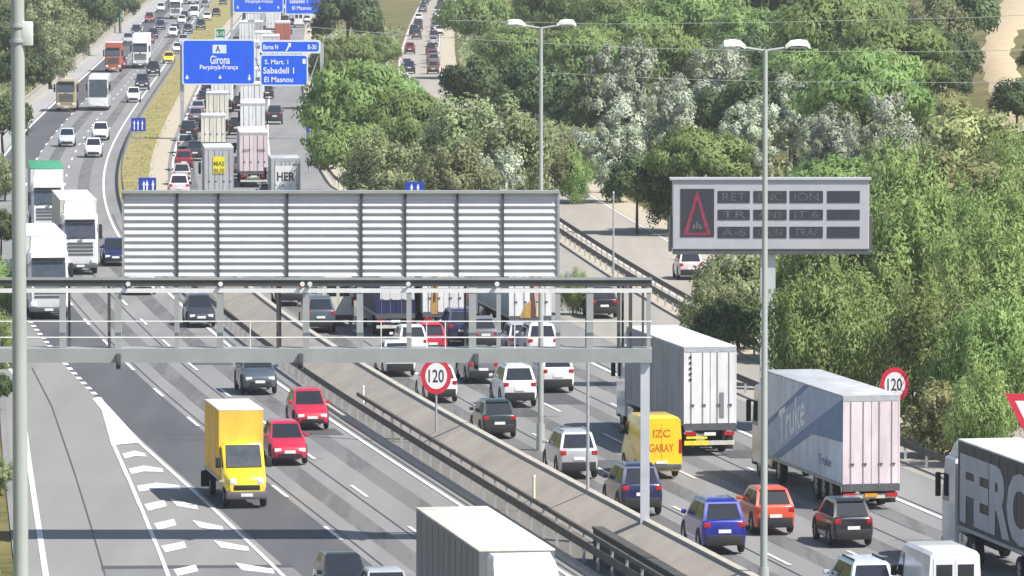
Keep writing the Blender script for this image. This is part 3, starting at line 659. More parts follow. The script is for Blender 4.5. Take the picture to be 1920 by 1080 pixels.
def refine(loops, ns=3, nk=2):
    """rounder body: extra stations and extra points round each section"""
    A = np.array(loops)
    def cr(P, t, closed):
        n = len(P); i = int(math.floor(t)); f = t-i
        g = (lambda j: P[j % n]) if closed else (lambda j: P[min(max(j, 0), n-1)])
        p0, p1, p2, p3 = g(i-1), g(i), g(i+1), g(i+2)
        return p1 + .5*f*(p2-p0 + f*(2*p0-5*p1+4*p2-p3 + f*(3*(p1-p2)+p3-p0)))
    n, k = A.shape[:2]
    B = np.array([cr(A, i/ns, False) for i in range((n-1)*ns+1)])
    C = np.array([[cr(L, j/nk, True) for j in range(k*nk)] for L in B])
    return [[tuple(p) for p in L] for L in C]
def car_kit(style, c):
    L, W, H = {'hatch':(4.1,1.76,1.47),'suv':(4.5,1.88,1.66),'sedan':(4.6,1.80,1.45),'mpv':(4.6,1.84,1.62),'estate':(4.7,1.82,1.48)}[style]
    P_ = paint(c); k = []; w = W/2; belt = {'hatch':.94,'suv':1.06,'sedan':.93,'mpv':1.02,'estate':.93}[style]; hood = belt-.10; cl = .22 if style != 'suv' else .27
    st = [(-L/2,.78,cl+.22,belt-.10),(-L/2+.07,.92,cl+.08,belt),(-L/2+.35,.985,cl,belt+.01),(-L*.12,1,cl-.02,belt-.01),(L*.2,1,cl-.02,belt-.02),(L/2-.75,.985,cl,hood-.01),(L/2-.3,.94,cl+.02,hood-.10),(L/2-.08,.86,cl+.05,hood-.22),(L/2,.70,cl+.12,hood-.33)]
    loops = []
    for y, f, z0, z1 in st:
        h = z1-z0; r_ = [(.78,0),(.95,.10),(1.0,.38),(.99,.62),(.955,.86),(.87,1.0)]
        half = [(w*f*a, y, z0+h*b) for a, b in r_]
        loops.append([(x, yy, z) for x, yy, z in half] + [(0, y, z1+.025)] + [(-x, yy, z) for x, yy, z in reversed(half)])
    b = M(); b.loft(refine(loops), P_)
    # glasshouse
    fb, ft = L/2-1.05-(.12 if style=='sedan' else 0), L/2-1.78-(.1 if style in('sedan','estate') else 0)
    rb = -L/2+{'hatch':.16,'suv':.14,'sedan':.80,'mpv':.12,'estate':.14}[style]; rt = -L/2+{'hatch':.62,'suv':.48,'sedan':1.42,'mpv':.38,'estate':.55}[style]
    zb, zt = belt-.03, H-.05; wb, wt = w*.93, w*.74
    A = [(-wb,rb,zb),(wb,rb,zb),(wb*.97,fb,zb),(-wb*.97,fb,zb)]; B = [(-wt*.97,rt,zt),(wt*.97,rt,zt),(wt,ft,zt),(-wt,ft,zt)]
    C_ = [(-wt*.86,rt+.10,H),(wt*.86,rt+.10,H),(wt*.88,ft-.16,H),(-wt*.88,ft-.16,H)]
    b.loft([A, B, C_], P_)
    k.append(('body', b, []))
    rearq = (A[0],A[1],B[1],B[0]); frontq = (A[2],A[3],B[3],B[2]); rq = (A[1],A[2],B[2],B[1]); lq = (A[3],A[0],B[0],B[3])
    k.append(('windscreen', pane(frontq,.05,.95,.04,.95,GLASS), [])); k.append(('rear_window', pane(rearq,.08,.92,.12,.92,GLASS), []))
    for q, fl in ((rq,0),(lq,1)):
        if not fl: spans = [(.06,.50,.12,0.0),(.53,.93,0,.16)]
        else: spans = [(.07,.47,.16,0),(.50,.94,0,.12)]
        for u0, u1, t0, t1 in spans: k.append(('side_window', pane(q,u0,u1,.10,.90,GLASS,.008,(t0*.5,t1*.5)), []))
    tw = .33 if style != 'suv' else .37
    for sx in (-1, 1):
        for yy in (-L/2+.82, L/2-.86):
            a, r_ = wheel_parts(sx*(w+.012), yy, tw, .2, sx); k.append(('wheel', a, [('rim', r_)]))
    for sx in (-1, 1):
        for yy in (-L/2+.82, L/2-.86):
            ar = M(); k.append(('wheel_arch', ar, [])); n = 10; ro, ri = tw+.075, tw+.01
            vs = [(sx*(w+.006), yy+q*math.cos(math.pi*j/n), tw+q*math.sin(math.pi*j/n)) for q in (ri, ro) for j in range(n+1)]
            vs += [(sx*(w-.10), yy+ro*math.cos(math.pi*j/n), tw+ro*math.sin(math.pi*j/n)) for j in range(n+1)]
            ar.add(vs, [(j, j+1, n+2+j, n+1+j) for j in range(n)]+[(n+1+j, n+2+j, 2*n+3+j, 2*n+2+j) for j in range(n)], BLACK)
    for sx in (-1, 1):
        tl = M()
        if style in ('hatch','suv','mpv','estate'): tl.box(sx*w*.62 if sx>0 else -w*.90, sx*w*.90 if sx>0 else -w*.62, -L/2-.012, -L/2+.16, belt-.20, belt-.04, TAIL, .02)
        else: tl.box(min(sx*w*.5,sx*w*.88), max(sx*w*.5,sx*w*.88), -L/2-.012, -L/2+.14, belt-.24, belt-.11, TAIL, .02)
        k.append(('tail_light', tl, []))
        hl = M(); hl.box(min(sx*w*.46,sx*w*.83), max(sx*w*.46,sx*w*.83), L/2-.20, L/2-.005, hood-.36, hood-.22, HEAD, .03); k.append(('headlight', hl, []))
        mr = M(); mr.box(min(sx*w*.95,sx*(w+.17)), max(sx*w*.95,sx*(w+.17)), fb-.28, fb-.14, belt+.0, belt+.13, P_ , .03); k.append(('mirror', mr, []))
    bp = M(); bp.box(-w*.84, w*.84, -L/2-.025, -L/2+.14, cl+.02, cl+.36, BLACK, .05); k.append(('rear_bumper', bp, []))  # black bumper, made taller to paint in the shade under the tail
    gp = M(); gp.box(-w*.62, w*.62, L/2-.10, L/2+.012, hood-.52, hood-.40, BLACK, .02); k.append(('grille', gp, []))
    gp = M(); gp.box(-w*.66, w*.66, L/2-.12, L/2+.01, cl+.05, cl+.20, BLACK, .02); k.append(('front_bumper', gp, []))
    p = M(); zp = belt-.32 if style != 'sedan' else belt-.22
    p.box(-.26, .26, -L/2-.035, -L/2-.01, zp-.055, zp+.055, PLATE); k.append(('number_plate', p, []))
    p = M(); p.box(-.26, .26, L/2+.012, L/2+.03, cl+.22, cl+.33, PLATE); k.append(('number_plate', p, []))
    if style in ('suv','mpv','estate'):
        for sx in (-1, 1): rr2 = M(); rr2.box(sx*wt*.84-.02, sx*wt*.84+.02, rt+.25, ft-.35, H+.005, H+.05, CHROME if style=='suv' else BLACK); k.append(('roof_rail', rr2, []))
    if style == 'hatch': sp = M(); sp.box(-wt*.85, wt*.85, rt-.10, rt+.12, H-.07, H-.02, P_, .02); k.append(('spoiler', sp, []))
    return k, L

def cab_parts(k, y1, c, H=3.35, deflect=True, W=2.48, stripes=None):
    """tractor cab whose front is at y1"""
    w = W/2; P_ = paint(c)
    b = M()
    def loop(z, f, r, ww=w): return [(-ww,r,z),(ww,r,z),(ww,f-.16,z),(ww*.86,f,z),(-ww*.86,f,z),(-ww,f-.16,z)]
    b.loft([loop(.50,y1-.10,y1-2.2), loop(1.0,y1,y1-2.2), loop(1.95,y1-.03,y1-2.2), loop(2.85,y1-.30,y1-2.2), loop(H-.08,y1-.48,y1-2.2), loop(H,y1-.62,y1-2.15,w*.93)], P_)
    k.append(('cab', b, []))
    if deflect:
        d = M(); d.loft([[(-w*.88,y1-.75,H+.004),(w*.88,y1-.75,H+.004),(w*.88,y1-2.2,H+.004),(-w*.88,y1-2.2,H+.004)],[(-w*.84,y1-1.25,H+.42),(w*.84,y1-1.25,H+.42),(w*.88,y1-2.2,H+.50),(-w*.88,y1-2.2,H+.50)],[(-w*.78,y1-1.6,H+.58),(w*.78,y1-1.6,H+.58),(w*.82,y1-2.2,H+.62),(-w*.82,y1-2.2,H+.62)]], P_); k.append(('roof_deflector', d, []))
    fq = ((w*.86,y1-.03,1.95),(-w*.86,y1-.03,1.95),(-w*.86,y1-.30,2.85),(w*.86,y1-.30,2.85))
    k.append(('windscreen', pane(fq,.0,1.0,.0,.96,GLASS2,.012), []))
    wp = M(); wp.tube([tuple(bil(fq,.1,.0)+Vector((0,.03,0))), tuple(bil(fq,.42,.18)+Vector((0,.03,0)))], .015, 5, BLACK); wp.tube([tuple(bil(fq,.5,.0)+Vector((0,.03,0))), tuple(bil(fq,.82,.18)+Vector((0,.03,0)))], .015, 5, BLACK); k.append(('wiper', wp, []))
    v = M(); v.box(-w*.84, w*.84, y1-.42, y1-.10, 2.86, 3.02, BLACK, .03); k.append(('sun_visor', v, []))
    for sx in (1, -1):
        q = ((w,y1-1.2,1.85),(w,y1-.25,1.85),(w,y1-.45,2.75),(w,y1-1.2,2.75)) if sx > 0 else ((-w,y1-.25,1.85),(-w,y1-1.2,1.85),(-w,y1-1.2,2.75),(-w,y1-.45,2.75))
        k.append(('side_window', pane(q,0,1,0,1,GLASS,.01), []))
        mr = M(); mr.box(min(sx*(w+.08),sx*(w+.30)), max(sx*(w+.08),sx*(w+.30)), y1-.30, y1-.16, 1.95, 2.75, BLACK, .04); mr.tube([(sx*w*.98,y1-.3,2.7),(sx*(w+.15),y1-.23,2.7)], .025, 5, BLACK); k.append(('mirror', mr, []))
        hl = M(); hl.box(min(sx*w*.60,sx*w*.93), max(sx*w*.60,sx*w*.93), y1-.06, y1+.05, .62, .86, HEAD, .03); k.append(('headlight', hl, []))
    g = M()
    for i in range(4): g.box(-w*.72, w*.72, y1-.02, y1+.035, 1.06+i*.2, 1.06+i*.2+.11, DGREY if c != 'black' else CHROME)
    k.append(('grille', g, []))
    bp = M(); bp.box(-w*.98, w*.98, y1-.5, y1+.045, .36, .60, DGREY if c in ('white','cream') else P_, .04); k.append(('bumper', bp, []))
    p = M(); p.box(-.27, .27, y1+.046, y1+.06, .42, .54, PLATE); k.append(('number_plate', p, []))
    e = M(); e.box(-.16, .16, y1-.01, y1+.03, 1.84, 1.92, CHROME); k.append(('badge', e, []))

def trailer_parts(k, y0, y1, side, rear, roof, H=4.0, W=2.55, z0=1.12, graphic=None, doors=True, dark_roof=None):
    w = W/2; S_, R_, RF = paint(side, False), paint(rear, False), paint(roof, False)
    b = M(); b.box(-w, w, y0+.02, y1, z0, H-.06, S_); link_ = b
    subs = []
    rib = M()
    n = int((y1-y0)/1.2)
    for sx in (-1, 1):
        for i in range(1, n): yy = y0+(y1-y0)*i/n; rib.box(min(sx*w,sx*(w+.012)), max(sx*w,sx*(w+.012)), yy-.03, yy+.03, z0+.1, H-.15, S_)
        rib.box(min(sx*w,sx*(w+.03)), max(sx*w,sx*(w+.03)), y0+.02, y1, z0, z0+.12, mat('trailer_rail', (.35,.36,.37), .5, .3, noise=.2)); 
    k.append(('cargo_body', b, [('side_frame', rib)] + (graphic(w, y0, y1, z0, H) if graphic else [])))
    rf = M(); rf.box(-w-.02, w+.02, y0, y1+.01, H-.06, H, RF, .02); k.append(('roof', rf, []))
    if doors:
        for sx in (-1, 1):
            d = M(); d.box(min(sx*.02,sx*(w-.07)), max(sx*.02,sx*(w-.07)), y0-.03, y0+.02, z0+.10, H-.22, R_)
            bars = M()
            for fx in (.28, .72): bars.cyl((sx*w*fx,y0-.055,z0+.02),(sx*w*fx,y0-.055,H-.2), .022, .022, 6, CHROME); bars.box(sx*w*fx-.04, sx*w*fx+.14, y0-.075, y0-.04, z0+.75, z0+.82, DGREY)
            k.append(('rear_door', d, [('lock_rods', bars)]))
        fr = M(); fr.box(-w, w, y0-.04, y0+.01, H-.21, H-.005, mat('rear_frame_paint', (.42,.43,.45), .5, .2, noise=.15)); fr.box(-w, -w+.065, y0-.04, y0+.01, z0, H-.21, R_); fr.box(w-.065, w, y0-.04, y0+.01, z0, H-.21, R_); fr.box(-w, w, y0-.05, y0+.01, z0-.16, z0+.09, DGREY); k.append(('rear_frame', fr, []))
    ch = M(); ch.box(-.5, .5, y0+.1, y1-.6, min(.82, z0-.2), z0-.01, BLACK); k.append(('chassis', ch, []))
    bp = M(); bp.box(-w*.95, w*.95, y0+.05, y0+.17, .40, .56, mat('underrun_bar', (.6,.58,.5), .5, .2, noise=.2)); bp.box(-.75,-.65,y0+.1,y0+.2,.6,1.0,DGREY); bp.box(.65,.75,y0+.1,y0+.2,.6,1.0,DGREY); k.append(('underrun_bar', bp, []))
    for sx in (-1, 1):
        tl = M(); tl.box(min(sx*w*.55,sx*w*.93), max(sx*w*.55,sx*w*.93), y0-.02, y0+.04, min(.76,z0-.36), min(.90,z0-.22), TAIL); k.append(('tail_light', tl, []))
        mf = M(); mf.box(min(sx*.62,sx*1.2), max(sx*.62,sx*1.2), y0+.35, y0+.38, .22, .8, BLACK); k.append(('mudflap', mf, []))
    p = M(); p.box(-.28, .28, y0-.03, y0+.02, min(.76,z0-.36), min(.88,z0-.24), PLATE if side != 'grey_blue' else AMB); k.append(('number_plate', p, []))

def add_wheels(k, ys, w, r=.5, wd=.34):
    for yy in ys:
        for sx in (-1, 1): a, m2 = wheel_parts(sx*w, yy, r, wd, sx); k.append(('wheel', a, [('rim', m2)]))

def semi_kit(cab, side, rear=None, roof='white', H=4.0, graphic=None, trailer='box', z0=1.12):
    k = []; L = 16.4; y0, y1 = -L/2, L/2
    cab_parts(k, y1, cab)
    ch = M(); ch.box(-.45, .45, y1-5.8, y1-1.0, .62, .92, BLACK); k.append(('tractor_frame', ch, []))
    for sx in (-1, 1): ft = M(); ft.box(min(sx*.62,sx*1.2), max(sx*.62,sx*1.2), y1-3.6, y1-2.4, .42, .95, CHROME, .06); k.append(('fuel_tank', ft, []))
    add_wheels(k, [y1-1.35, y1-4.95, y0+2.2, y0+3.5, y0+4.8], 1.22)
    if trailer == 'tank':
        b = M(); n = 16; rx, rz = 1.25, 1.15
        prof = [(y0, .55), (y0+.25, .92), (y0+.6, 1.0), (y1-3.3, 1.0), (y1-2.95, .92), (y1-2.7, .5)]
        b.loft([[(rx*f*math.cos(2*math.pi*j/n), yy, 2.35+rz*f*math.sin(2*math.pi*j/n)) for j in range(n)] for yy, f in prof], paint(side)); k.append(('tank', b, []))
        wv = M(); wv.box(-.35,.35,y0+1,y1-3.6,3.44,3.56,DGREY); k.append(('catwalk', wv, []))
        bp = M(); bp.box(-1.2,1.2,y0+.05,y0+.2,.5,.75,PAINT_W); k.append(('bumper', bp, []))
        for sx in (-1,1): tl = M(); tl.box(min(sx*.8,sx*1.15),max(sx*.8,sx*1.15),y0,y0+.06,.8,.95,TAIL); k.append(('tail_light', tl, []))
        ch = M(); ch.box(-.5,.5,y0+.3,y1-4,.85,1.3,BLACK); k.append(('chassis', ch, []))
    else: trailer_parts(k, y0, y1-2.75, side, rear or side, roof, H, z0=z0, graphic=graphic)
    return k, L

def rigid_kit(cab, side, rear=None, roof='white', L=8.5, H=3.5, graphic=None, bonnet=False, cabH=2.7):
    k = []; y0, y1 = -L/2, L/2
    if bonnet:                                   # van-fronted box truck
        w = .93; P_ = paint(cab); b = M()
        def loop(y, z0, z1, ww, zc=.0): return [(-ww*.9,y,z0),(ww*.9,y,z0),(ww,y,z0+.3),(ww,y,z1-.12),(ww*.86,y,z1),(-ww*.86,y,z1),(-ww,y,z1-.12),(-ww,y,z0+.3)]
        b.loft([loop(y1-2.35,.42,2.18,w), loop(y1-1.55,.42,2.18,w*.98), loop(y1-.78,.42,1.32,w*.97), loop(y1-.20,.42,1.16,w*.93), loop(y1,.46,.95,w*.80)], P_); k.append(('cab', b, []))
        fq = ((w*.86,y1-.76,1.34),(-w*.86,y1-.76,1.34),(-w*.84,y1-1.53,2.16),(w*.84,y1-1.53,2.16)); k.append(('windscreen', pane(fq,.02,.98,.06,.94,GLASS2,.03), []))
        for sx in (1, -1):
            q = ((w,y1-2.1,1.3),(w,y1-1.15,1.3),(w*.985,y1-1.6,2.0),(w,y1-2.1,2.0)) if sx > 0 else ((-w,y1-1.15,1.3),(-w,y1-2.1,1.3),(-w,y1-2.1,2.0),(-w*.985,y1-1.6,2.0))
            k.append(('side_window', pane(q,0,1,0,1,GLASS,.012), []))
            hl = M(); hl.box(min(sx*w*.48,sx*w*.80), max(sx*w*.48,sx*w*.80), y1-.22, y1+.012, .84, 1.06, HEAD, .03); k.append(('headlight', hl, []))
            mr = M(); mr.box(min(sx*(w+.05),sx*(w+.30)), max(sx*(w+.05),sx*(w+.30)), y1-1.2, y1-1.06, 1.35, 1.72, BLACK, .03); mr.tube([(sx*w*.98,y1-1.13,1.4),(sx*(w+.1),y1-1.13,1.45)], .025, 5, BLACK); k.append(('mirror', mr, []))
        g = M(); g.box(-w*.62, w*.62, y1-.04, y1+.02, .64, .82, BLACK, .02); k.append(('grille', g, []))
        bp = M(); bp.box(-w*.96, w*.96, y1-.4, y1+.05, .32, .60, mat('grey_bumper_plastic', (.12,.115,.125), .7, noise=.2), .06); k.append(('bumper', bp, []))
        p = M(); p.box(-.26, .26, y1+.05, y1+.065, .42, .53, PLATE); k.append(('number_plate', p, []))
        add_wheels(k, [y1-.85, y0+1.5], .94, .36, .24); yb = y1-1.95; z0 = .85
    else:
        cab_parts(k, y1, cab, cabH, False, 2.4); add_wheels(k, [y1-1.25, y0+2.0], 1.2, .47, .32); yb = y1-2.35; z0 = 1.05
    trailer_parts(k, y0, yb, side, rear or side, roof, H, 2.45 if not bonnet else 1.95, z0, graphic)
    return k, L

def van_kit(c, L=5.6, H=2.5, W=2.0, text=None, wrap=None):
    k = []; w = W/2; P_ = paint(c); b = M()
    def loop(y, z0, z1, f=1.): return [(-w*f*.92,y,z0),(w*f*.92,y,z0),(w*f,y,z0+.25),(w*f*.99,y,z0+(z1-z0)*.55),(w*f*.93,y,z1-.10),(w*f*.82,y,z1),(-w*f*.82,y,z1),(-w*f*.93,y,z1-.10),(-w*f*.99,y,z0+(z1-z0)*.55),(-w*f,y,z0+.25)]
    y0, y1 = -L/2, L/2
    b.loft([loop(y0,.34,H-.04,.985), loop(y0+.10,.28,H), loop(y1-2.0,.28,H), loop(y1-1.65,.28,H-.12,.99), loop(y1-.85,.28,1.42,.98), loop(y1-.22,.30,1.16,.94), loop(y1,.36,.92,.82)], P_); k.append(('body', b, []))
    fq = ((w*.84,y1-.86,1.44),(-w*.84,y1-.86,1.44),(-w*.78,y1-1.64,H-.16),(w*.78,y1-1.64,H-.16)); k.append(('windscreen', pane(fq,.0,1.,.04,.96,GLASS,.03), []))
    for sx in (1, -1):
        q = ((w*.985,y1-2.0,1.42),(w*.985,y1-1.1,1.42),(w*.95,y1-1.6,H-.35),(w*.95,y1-2.0,H-.35)) if sx > 0 else ((-w*.985,y1-1.1,1.42),(-w*.985,y1-2.0,1.42),(-w*.95,y1-2.0,H-.35),(-w*.95,y1-1.6,H-.35))
        k.append(('side_window', pane(q,0,1,0,1,GLASS,.03), []))
        tl = M(); tl.box(min(sx*w*.84,sx*w*.97), max(sx*w*.84,sx*w*.97), y0-.02, y0+.05, .95, 1.45, TAIL); k.append(('tail_light', tl, []))
        hl = M(); hl.box(min(sx*w*.5,sx*w*.82), max(sx*w*.5,sx*w*.82), y1-.2, y1+.01, .82, 1.02, HEAD, .03); k.append(('headlight', hl, []))
        mr = M(); mr.box(min(sx*(w+.0),sx*(w+.22)), max(sx*(w+.0),sx*(w+.22)), y1-1.15, y1-1.0, 1.38, 1.72, BLACK, .03); k.append(('mirror', mr, []))
        d = M(); d.box(min(sx*.012,sx*w*.80), max(sx*.012,sx*w*.80), y0-.02, y0+.01, .55, H-.2, P_)
        ds = []
        if not text: g = M(); g.box(min(sx*.10,sx*w*.70), max(sx*.10,sx*w*.70), y0-.03, y0-.018, 1.5, H-.38, GLASS); ds = [('window', g)]
        k.append(('rear_door', d, ds))
    if text:
        for tx, zz, wd, hh in text: g = M(); put_text(g, tx, (0, y0-.03, zz), (1,0,0), (0,0,1), wd, hh, mat('orange_lettering', (.62,.16,.01), .5, noise=.1), .02); k.append(('lettering', g, []))
    bp = M(); bp.box(-w*.95, w*.95, y0-.06, y0+.05, .34, .55, DGREY, .03); k.append(('rear_bumper', bp, []))
    bp = M(); bp.box(-w*.84, w*.84, y1-.2, y1+.04, .34, .56, DGREY, .04); k.append(('front_bumper', bp, []))
    g = M(); g.box(-w*.6, w*.6, y1-.05, y1+.015, .64, .80, BLACK); k.append(('grille', g, []))
    for yy, yz in ((y0-.065, .62), (y1+.05, .45)): p = M(); p.box(-.26,.26,yy-.01 if yy<0 else yy-.012,yy+.012,yz-.055,yz+.055,PLATE); k.append(('number_plate', p, []))
    add_wheels(k, [y1-1.0, y0+1.2], w+.01, .35, .22)
    return k, L

def bus_kit(c):
    k = []; L, W, H = 12., 2.5, 3.5; w = W/2; P_ = paint(c); b = M(); y0, y1 = -L/2, L/2
    def loop(y, z0, z1, f=1.): return [(-w*f,y,z0),(w*f,y,z0),(w*f,y,z1-.25),(w*f*.88,y,z1),(-w*f*.88,y,z1),(-w*f,y,z1-.25)]
    b.loft([loop(y0,.4,H-.1,.96), loop(y0+.15,.32,H), loop(y1-.7,.32,H), loop(y1-.28,.32,H-.15,.99), loop(y1-.02,.34,1.3,.95), loop(y1,.40,.8,.93)], P_); k.append(('body', b, []))
    fq = ((w*.9,y1-.0,1.3),(-w*.9,y1-.0,1.3),(-w*.88,y1-.27,H-.22),(w*.88,y1-.27,H-.22)); k.append(('windscreen', pane(fq,.02,.98,.04,.92,GLASS2,.03), []))
    for sx in (1, -1):
        g = M(); g.box(min(sx*w,sx*(w+.012)), max(sx*w,sx*(w+.012)), y0+.5, y1-.9, 1.55, 2.75, GLASS); k.append(('side_window', g, []))
        hl = M(); hl.box(min(sx*w*.55,sx*w*.86), max(sx*w*.55,sx*w*.86), y1-.1, y1+.02, .62, .85, HEAD, .03); k.append(('headlight', hl, []))
        mr = M(); mr.box(min(sx*(w+.05),sx*(w+.25)), max(sx*(w+.05),sx*(w+.25)), y1+.05, y1+.2, 2.0, 2.7, BLACK, .03); mr.tube([(sx*w*.9,y1-.2,3.1),(sx*(w+.15),y1+.12,2.7)], .03, 5, BLACK); k.append(('mirror', mr, []))
    bp = M(); bp.box(-w*.93, w*.93, y1-.2, y1+.03, .28, .46, DGREY, .03); k.append(('bumper', bp, []))
    p = M(); p.box(-.26,.26,y1+.03,y1+.045,.5,.62,PLATE); k.append(('number_plate', p, []))
    add_wheels(k, [y1-2.6, y0+3.0], w+.005, .5, .3)
    return k, L

def tipper_kit(c, bodyc):
    k = []; L = 8.4; y0, y1 = -L/2, L/2
    cab_parts(k, y1, c, 3.0, False, 2.45)
    b = M(); S_ = paint(bodyc, False); w = 1.24
    b.loft([[(-w*.8,y,1.15),(w*.8,y,1.15),(w,y,z1),(-w,y,z1)] for y, z1 in ((y0,2.75),(y1-2.7,2.85))], S_)
    k.append(('skip_body', b, []))
    e = M(); e.add([(-w*.9,y0+.2,2.9),(w*.9,y0+.2,2.9),(w*.9,y1-2.9,2.95),(-w*.9,y1-2.9,2.95),(0,y0+1.6,3.25),(.1,y1-4,3.3)], [(0,1,4),(1,2,5,4),(2,3,5),(3,0,4,5)], mat('tan_load', (.42,.36,.22), .95, noise=.3, nscale=3)); k.append(('load', e, []))
    cn = M(); cn.loft([[(-w*.9,y1-2.65,3.05),(w*.9,y1-2.65,3.05),(w*.9,y1-1.2,3.10),(-w*.9,y1-1.2,3.10)],[(-w*.9,y1-2.65,3.15),(w*.9,y1-2.65,3.15),(w*.9,y1-1.2,3.2),(-w*.9,y1-1.2,3.2)]], S_); k.append(('cab_guard', cn, []))
    ch = M(); ch.box(-.45,.45,y0+.2,y1-1.2,.65,1.13,BLACK); k.append(('chassis', ch, []))
    add_wheels(k, [y1-1.3, y0+2.6, y0+1.3], 1.2, .5, .34)
    return k, L

CACHE = {}
def kit_meshes(key, make, zs):
    if key not in CACHE:
        k, L = make()
        CACHE[key] = ([(n, m.mesh(n, True, zs), [(sn, sm_.mesh(sn, True, zs, fix=not sn.startswith(('lettering','graphic','logo')))) for sn, sm_ in subs]) for n, m, subs in k], L)
    return CACHE[key]
def lite_mesh(key, make, zs):
    lk = ('lite', key)
    if lk not in CACHE:
        k, L = make(); a = M()
        for n, m, subs in k:
            for q in [m]+[x[1] for x in subs]:
                o = len(a.v); a.v += q.v; a.f += [tuple(i+o for i in f) for f in q.f]; a.m += q.m
        CACHE[lk] = (a.mesh(key[0] if isinstance(key, tuple) else key, True, zs), L)
    return CACHE[lk]
NAMES = {'hatch':('hatchback','car'),'suv':('suv_car','car'),'sedan':('saloon_car','car'),'mpv':('people_carrier','car'),'estate':('estate_car','car'),'semi':('articulated_truck','truck'),
         'rigid':('box_truck','truck'),'van':('delivery_van','van'),'bus':('coach','bus'),'tipper':('tipper_truck','truck')}
def vehicle(style, args, u, v, road, label, group, zs=V, lite=False, make=None, key=None, yaw=0., scale=1.):
    """road: 'L' toward the camera, 'R' away, 'S' side road; (u, v) is where the near end meets the road"""
    Xf = {'L': XL, 'R': XW, 'S': XS}[road]
    x, Y = G(u, v); key = key or (style,)+tuple(args)
    make = make or {'semi': lambda: semi_kit(*args), 'rigid': lambda: rigid_kit(*args), 'van': lambda: van_kit(*args), 'bus': lambda: bus_kit(*args), 'tipper': lambda: tipper_kit(*args)}.get(style, lambda: car_kit(style, *args))
    nm, cat = NAMES[style]
    if cat == 'car':
        if zs == V: zs = 1.30
        k_ = sc(v)/42.; v += 5*k_; u += (8 if road == 'R' else 0)*k_; x, Y = G(u, v)
    if lite: me, L = lite_mesh((nm,)+tuple(key)+(zs,), make, zs)
    else: parts, L = kit_meshes(tuple(key)+(zs,), make, zs)
    a = tang(Xf, Y + L/2) + R(yaw)
    d = Vector((-math.sin(a), math.cos(a)))            # driving away
    c = Vector((x, Y)) + d*(L/2*scale)
    rz = a if road != 'L' else a + math.pi
    if lite:
        o = link(nm, me, None, label=label, category=cat)
        if group: o['group'] = group
        o.location = (c.x, c.y, .04); o.rotation_euler = (0,0,rz); return o
    t = thing(nm, label, cat, (c.x, c.y, .04), rz, group); t.scale = (scale,)*3
    for n, me, subs in parts:
        p = link(n, me, t)
        for sn, sme in subs: link(sn, sme, p)
    return t
# ---------------------------------------------------------------- graphics on trucks
NAVYP = mat('graphic_blue', (.15, .25, .40), .6, noise=.15, nscale=1.5)
MIDB = mat('graphic_mid_blue', (.38, .48, .60), .6, noise=.12, nscale=1.2)
PALEL = mat('graphic_pale', (.78, .82, .85), .6, noise=.1)
GREYL = mat('graphic_grey_letter', (.42, .43, .46), .6, noise=.12, nscale=1)
YELP = mat('graphic_yellow', (.72, .62, .03), .6, noise=.15, nscale=4)
OCHRE = mat('graphic_ochre', (.45, .27, .07), .6, noise=.3, nscale=2)
BRN = mat('graphic_brown', (.11, .055, .04), .6, noise=.3, nscale=2)
PINKG = mat('graphic_salmon', (.66, .44, .38), .6, noise=.15, nscale=2)
PALEP = mat('graphic_cream_panel', (.62, .58, .55), .6, noise=.3, nscale=1.6, col2=(.50,.56,.62))
def side_poly(w, y0, y1, z0, z1, pts, m, off):
    g = M(); g.add([(-w-off, y1-(y1-y0)*a, z0+(z1-z0)*b) for a, b in pts], [tuple(range(len(pts)))], m); return g
def rear_poly(w, y0, z0, z1, pts, m, off=.06):
    g = M(); g.add([(w*a, y0-off, z0+(z1-z0)*b) for a, b in pts], [tuple(range(len(pts)))], m); return g
def gr_blue(w, y0, y1, z0, H):
    a = side_poly(w, y0, y1, z0, H-.06, [(.02,.02),(.10,.02),(1.0,.90),(1.0,1.0),(.52,1.0),(.02,.42)], MIDB, .016)
    b = side_poly(w, y0, y1, z0, H-.06, [(.08,.02),(.16,.02),(.62,.47),(1.0,.50),(1.0,.98),(.55,.53)], NAVYP, .022)
    c = side_poly(w, y0, y1, z0, H-.06, [(.02,.42),(.52,1.0),(.58,1.0),(.02,.35)], NAVYP, .022)
    t_ = M(); put_text(t_, 'Truke', (-w-.028, y1-(y1-y0)*.36, z0+(H-z0)*.56), (0,-.86,.20), (0,0,1), 5.4, 1.25, PALEL, .02)
    t2 = M(); put_text(t2, 'Truke', (-w-.028, y1-(y1-y0)*.78, z0+(H-z0)*.22), (0,-1,.0), (0,0,1), 2.2, .34, NAVYP, .01)
    return [('graphic_band', a), ('graphic_wedge', b), ('graphic_stripe', c), ('lettering', t_), ('lettering', t2)]
def gr_ferc(w, y0, y1, z0, H):
    t_ = M(); put_text(t_, 'FERC', (-w-.02, y1-5.5, z0+(H-z0)*.47), (0,-1,0), (0,0,1), 10.2, 2.3, GREYL, .05); return [('lettering', t_)]
def gr_label(w, y0, y1, z0, H):
    t_ = M(); 
    for i, tx in enumerate(('MAS','BUS')): put_text(t_, tx, (0, y0-.085, z0+(H-z0)*(.64-.16*i)), (1,0,0), (0,0,1), .9, .32, mat('label_dark', (.12,.12,.02), .6), .02)
    return [('graphic_label', rear_poly(w, y0, z0, H, [(-.42,.42),(.42,.42),(.42,.80),(-.42,.80)], YELP, .08)), ('lettering', t_)]
def gr_logo(w, y0, y1, z0, H):
    t_ = M()
    for q in (-.5, .5): put_text(t_, 'LKW' if q < 0 else 'WEB', (w*q, y0-.085, z0+(H-z0)*.55), (1,0,0), (0,0,1), .75, .2, mat('logo_dark', (.10,.07,.12), .6), .02)
    return [('lettering', t_)]
